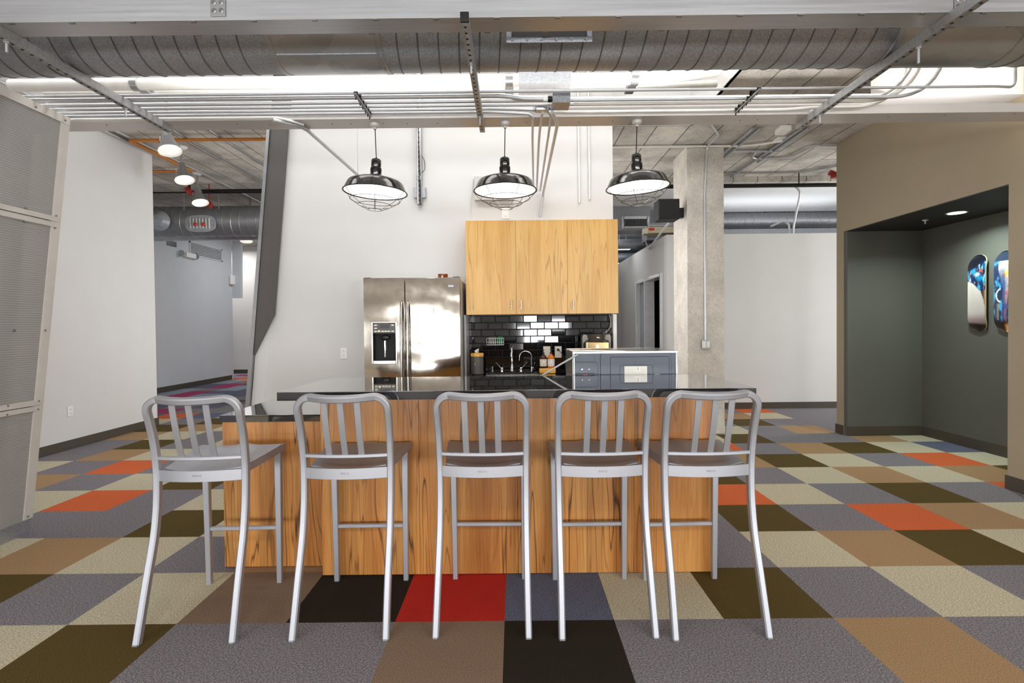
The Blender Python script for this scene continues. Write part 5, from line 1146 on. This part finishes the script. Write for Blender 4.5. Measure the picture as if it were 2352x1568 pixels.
for yy in (.1, .8): MB().tube([c0+Vector((0, yy, .061)), Vector((c0.x, c0.y+yy, ZR-.001))], .006, 8).build('hanger', 'emt', fx_)
c1 = W(1425, 590, 15); tag(MB().box((c1.x-.1, 15, c1.z-.2), (c1.x+.9, 15.05, c1.z+.22)).build('clerestory_window', emis('daylit_pane_glow', (235, 240, 245), 2.0)), 'small bright daylit pane far behind, above the grey side wall', 'window')

# ================================================================== NICHE: downlight, sprinkler, skateboards
dl = thing('recessed_downlight', 'round lit downlight in the dark niche ceiling', 'downlight', (4.40, 5.12, 2.42))
MB().lathe([(.07, -.001), (.088, -.004), (.09, .0), (.07, .003)], (4.40, 5.2, 2.4235), 32, cap=False).build('trim_ring', 'white', dl)
MB().lathe([(0, -.002), (.072, -.002), (.072, .001), (0, .001)], (4.40, 5.2, 2.4225), 32).build('lens', 'downl', dl)
area('niche_downlight', (4.40, 5.2, 2.41), (.13, .13), 17, (.84, 1, .97), (0, 0, 0), 'DISK', math.radians(150))
c = cpt(2125, 505, 2.425); sh = thing('fire_sprinkler', 'small brass fire sprinkler under the dark niche ceiling', 'sprinkler', (c.x, c.y, 2.38))
MB().lathe([(0, .044), (.028, .044), (.026, .036), (.008, .032), (.007, .012), (0, .01)], (c.x, c.y, 2.38), 18).build('body', 'emt', sh)
MB().lathe([(0, 0), (.014, 0), (.014, .002), (0, .002)], (c.x, c.y, 2.384), 14).build('deflector', 'emt', sh)
def sk_outline(v):   # half width along the board, v 0 bottom .. 1 top
    L = .80; R = .105; z = v*L
    if z < R: return math.sqrt(max(0, R*R-(R-z)**2))*.971+.001
    if z > L-R: return math.sqrt(max(0, R*R-(z-(L-R))**2))*.971+.001
    return .103
def skate(yc, z0, art, label, which):
    t = thing('skateboard_deck', label, 'skateboard', (XN-.06, yc, z0), 'painted skateboard decks on the niche wall')
    nu, nv = 44, 150; L = .80
    def prof(v):     # kicked nose and tail
        k = 0
        if v < .19: k = (.19-v)/.19
        if v > .81: k = (v-.81)/.19
        return .045*k*k*(3-2*k)*.75
    def P(u, v, off=0):
        hw = sk_outline(v); s = -u      # seen from the room, u -1 = left (far end) = larger Y
        x = XN-.034-off + prof(v)*.8 - .0 + .010*(1-u*u) - .010
        return Vector((x, yc+s*hw, z0+v*L))
    m = MB(); vs = [P(-1+2*i/nu, j/nv) for j in range(nv+1) for i in range(nu+1)]
    fs = [(j*(nu+1)+i, j*(nu+1)+i+1, (j+1)*(nu+1)+i+1, (j+1)*(nu+1)+i) for j in range(nv) for i in range(nu)]
    # deck: ply slab
    back = [p+Vector((.011, 0, 0)) for p in vs]
    ring = list(range(nu+1))+[j*(nu+1)+nu for j in range(1, nv+1)]+[nv*(nu+1)+i for i in range(nu-1, -1, -1)]+[j*(nu+1) for j in range(nv-1, 0, -1)]
    n = len(vs); m.add(vs+back, [tuple(reversed([n+q for q in f])) for f in fs]+[(ring[k], ring[(k+1) % len(ring)], n+ring[(k+1) % len(ring)], n+ring[k]) for k in range(len(ring))])
    m.build('deck', 'tan', t, weld=False)
    g = MB(); g.add([p+Vector((-.0006, 0, 0)) for p in vs], fs); o = g.build('artwork', art_mat(), t, weld=False)
    ca = o.data.color_attributes.new('paint', 'FLOAT_COLOR', 'POINT')
    for k in range(len(vs)):
        j, i = divmod(k, nu+1); u = -1+2*i/nu; v = j/nv
        ca.data[k].color = lin(tuple(max(0, min(255, c)) for c in art(u, v)))
    MB().box((XN-.024, yc-.03, z0+.3), (XN-.001, yc+.03, z0+.5)).build('wall_mount', 'black', t)
_am = []
def art_mat():
    if _am: return _am[0]
    m, nt, bs = nmat('skateboard_print'); a = node(nt, 'ShaderNodeVertexColor', layer_name='paint'); nt.links.new(a.outputs[0], bs.inputs['Base Color'])
    bs.inputs['Roughness'].default_value = .3; _am.append(m); return m
from mathutils import noise as N_
def fbm(u, v, s, o=0): return N_.fractal(Vector((u*s, v*s*3.2, o)), 1.0, 2.0, 4)
def lerp(a, b, t): t = max(0, min(1, t)); return tuple(x*(1-t)+y*t for x, y in zip(a, b))
def sm(a, b, x): t = max(0, min(1, (x-a)/(b-a))); return t*t*(3-2*t)
def art1(u, v):       # ear of the elephant over pale ground
    n = fbm(u, v, 1.6, 1)
    if v > .905-.0*u: base = (20, 22, 30)
    base = lerp((176, 166, 160), (196, 188, 178), sm(.2, .7, v+n*.1))
    base = lerp((150, 130, 132), base, sm(.16, .26, v))
    base = lerp((34, 22, 18), base, sm(.085, .13, v+u*.01))
    # grey leg edge sweeping down at right
    e = .05+.95*(1-sm(.08, .62, v)); 
    edge = .18 + .75*(1-sm(.30, .62, v)); 
    if v < .66 and u > edge and v > .09: base = lerp(base, (58, 48, 54), sm(0, .10, u-edge))
    if v < .60 and u > .72 and v > .36: base = lerp(base, (150, 110, 84), sm(.72, .85, u))
    # ear mass
    low = .655 - .13*sm(-.9, .5, u) - .02*n
    if v > low:
        q = fbm(u, v, 2.6, 4); col = (16, 34, 72)
        col = lerp(col, (30, 140, 180), sm(-.1, .45, q)); col = lerp(col, (200, 206, 200), .8*sm(.1, .7, fbm(u, v, 3.2, 9)))
        col = lerp(col, (206, 84, 44), .8*sm(.3, .7, fbm(u+.4, v, 3.4, 14)));
        dd = ((u-.35)/.28)**2+((v-.79)/.022)**2
        if dd < 1: col = lerp(col, (222, 78, 40), 1-dd)
        col = lerp(col, (232, 238, 240), .8*max(0, 1-(((u-.0)/.45)**2+((v-.745)/.04)**2)))
        col = lerp(col, (28, 150, 200), .8*max(0, 1-(((u-.25)/.5)**2+((v-.69)/.05)**2)))
        base = lerp(base, col, sm(0, .012, v-low))
    top = .80 + .11*sm(-.9, .6, u)
    base = lerp(base, (22, 24, 34), sm(top-.015, top+.015, v))
    return base
def art2(u, v):       # front of the elephant: forehead, trunk, tusk
    n = fbm(u, v, 2.4, 21); m2 = fbm(u, v, 3.4, 33)
    col = lerp((24, 42, 74), (58, 150, 190), sm(-.1, .5, n)); col = lerp(col, (196, 214, 206), sm(.6, 1.0, u)*sm(.1, .5, v)*.8)
    col = lerp(col, (206, 196, 176), sm(.25, .0, v)*.0)
    hw = .30 + .42*sm(.52, .80, v) - .06*sm(.5, .1, v); cx = .12-.12*sm(.6, .2, v)
    d = abs(u-cx)
    if v < .88 and v > .10:
        tr = lerp((140, 90, 100), (196, 174, 158), sm(.25, .62, v)); tr = lerp(tr, (200, 184, 164), sm(.7, .85, v)); tr = lerp(tr, (120, 130, 150), .7*sm(.0, .5, fbm(u, v, 3.1, 50)))
        tr = lerp(tr, (244, 176, 60), .9*max(0, 1-(((u-.25)/.35)**2+((v-.72)/.045)**2)))
        tr = lerp(tr, (232, 110, 40), .9*max(0, 1-(((u+.05)/.22)**2+((v-.70)/.035)**2)))
        tr = lerp(tr, (60, 70, 140), sm(.0, .5, m2)*(1-sm(.5, .7, v))); tr = lerp(tr, (190, 60, 90), sm(.2, .6, n)*.6*(1-sm(.5, .7, v)))
        tr = lerp(tr, (90, 70, 80), .35*sm(.2, 1, math.sin(v*260+u*u*6))*(1-sm(.6, .68, v)))
        tr = lerp(tr, (30, 60, 120), sm(.15, -.35, (u-cx)/hw)*.7*(1-sm(.66, .8, v)))
        col = lerp(tr, col, sm(hw-.06, hw+.04, d))
    e = math.sqrt(((u+.35)/.42)**2+((v-.455)/.080)**2)
    if u < -.40: col = lerp((216, 206, 186), col, sm(.10, .16, abs(e-1)))
    if u < -.5 and .15 < v < .36: col = lerp(col, (206, 160, 110), .7*max(0, 1-abs(u+.62)/.2))
    col = lerp(col, (40, 26, 20), sm(.16, .11, v)*(1 if u < .1 else .3)); col = lerp(col, (214, 160, 90), sm(.13, .08, v)*sm(-.3, .1, u))
    col = lerp(col, (36, 48, 66), sm(.875, .89, v)); return col
skate(5.425, 1.236, art1, 'skateboard deck painted with a blue elephant ear over pale ground, fully visible in niche', 1)
skate(5.125, 1.236, art2, 'skateboard deck painted with a colourful elephant face, cut off by the taupe wall edge', 2)
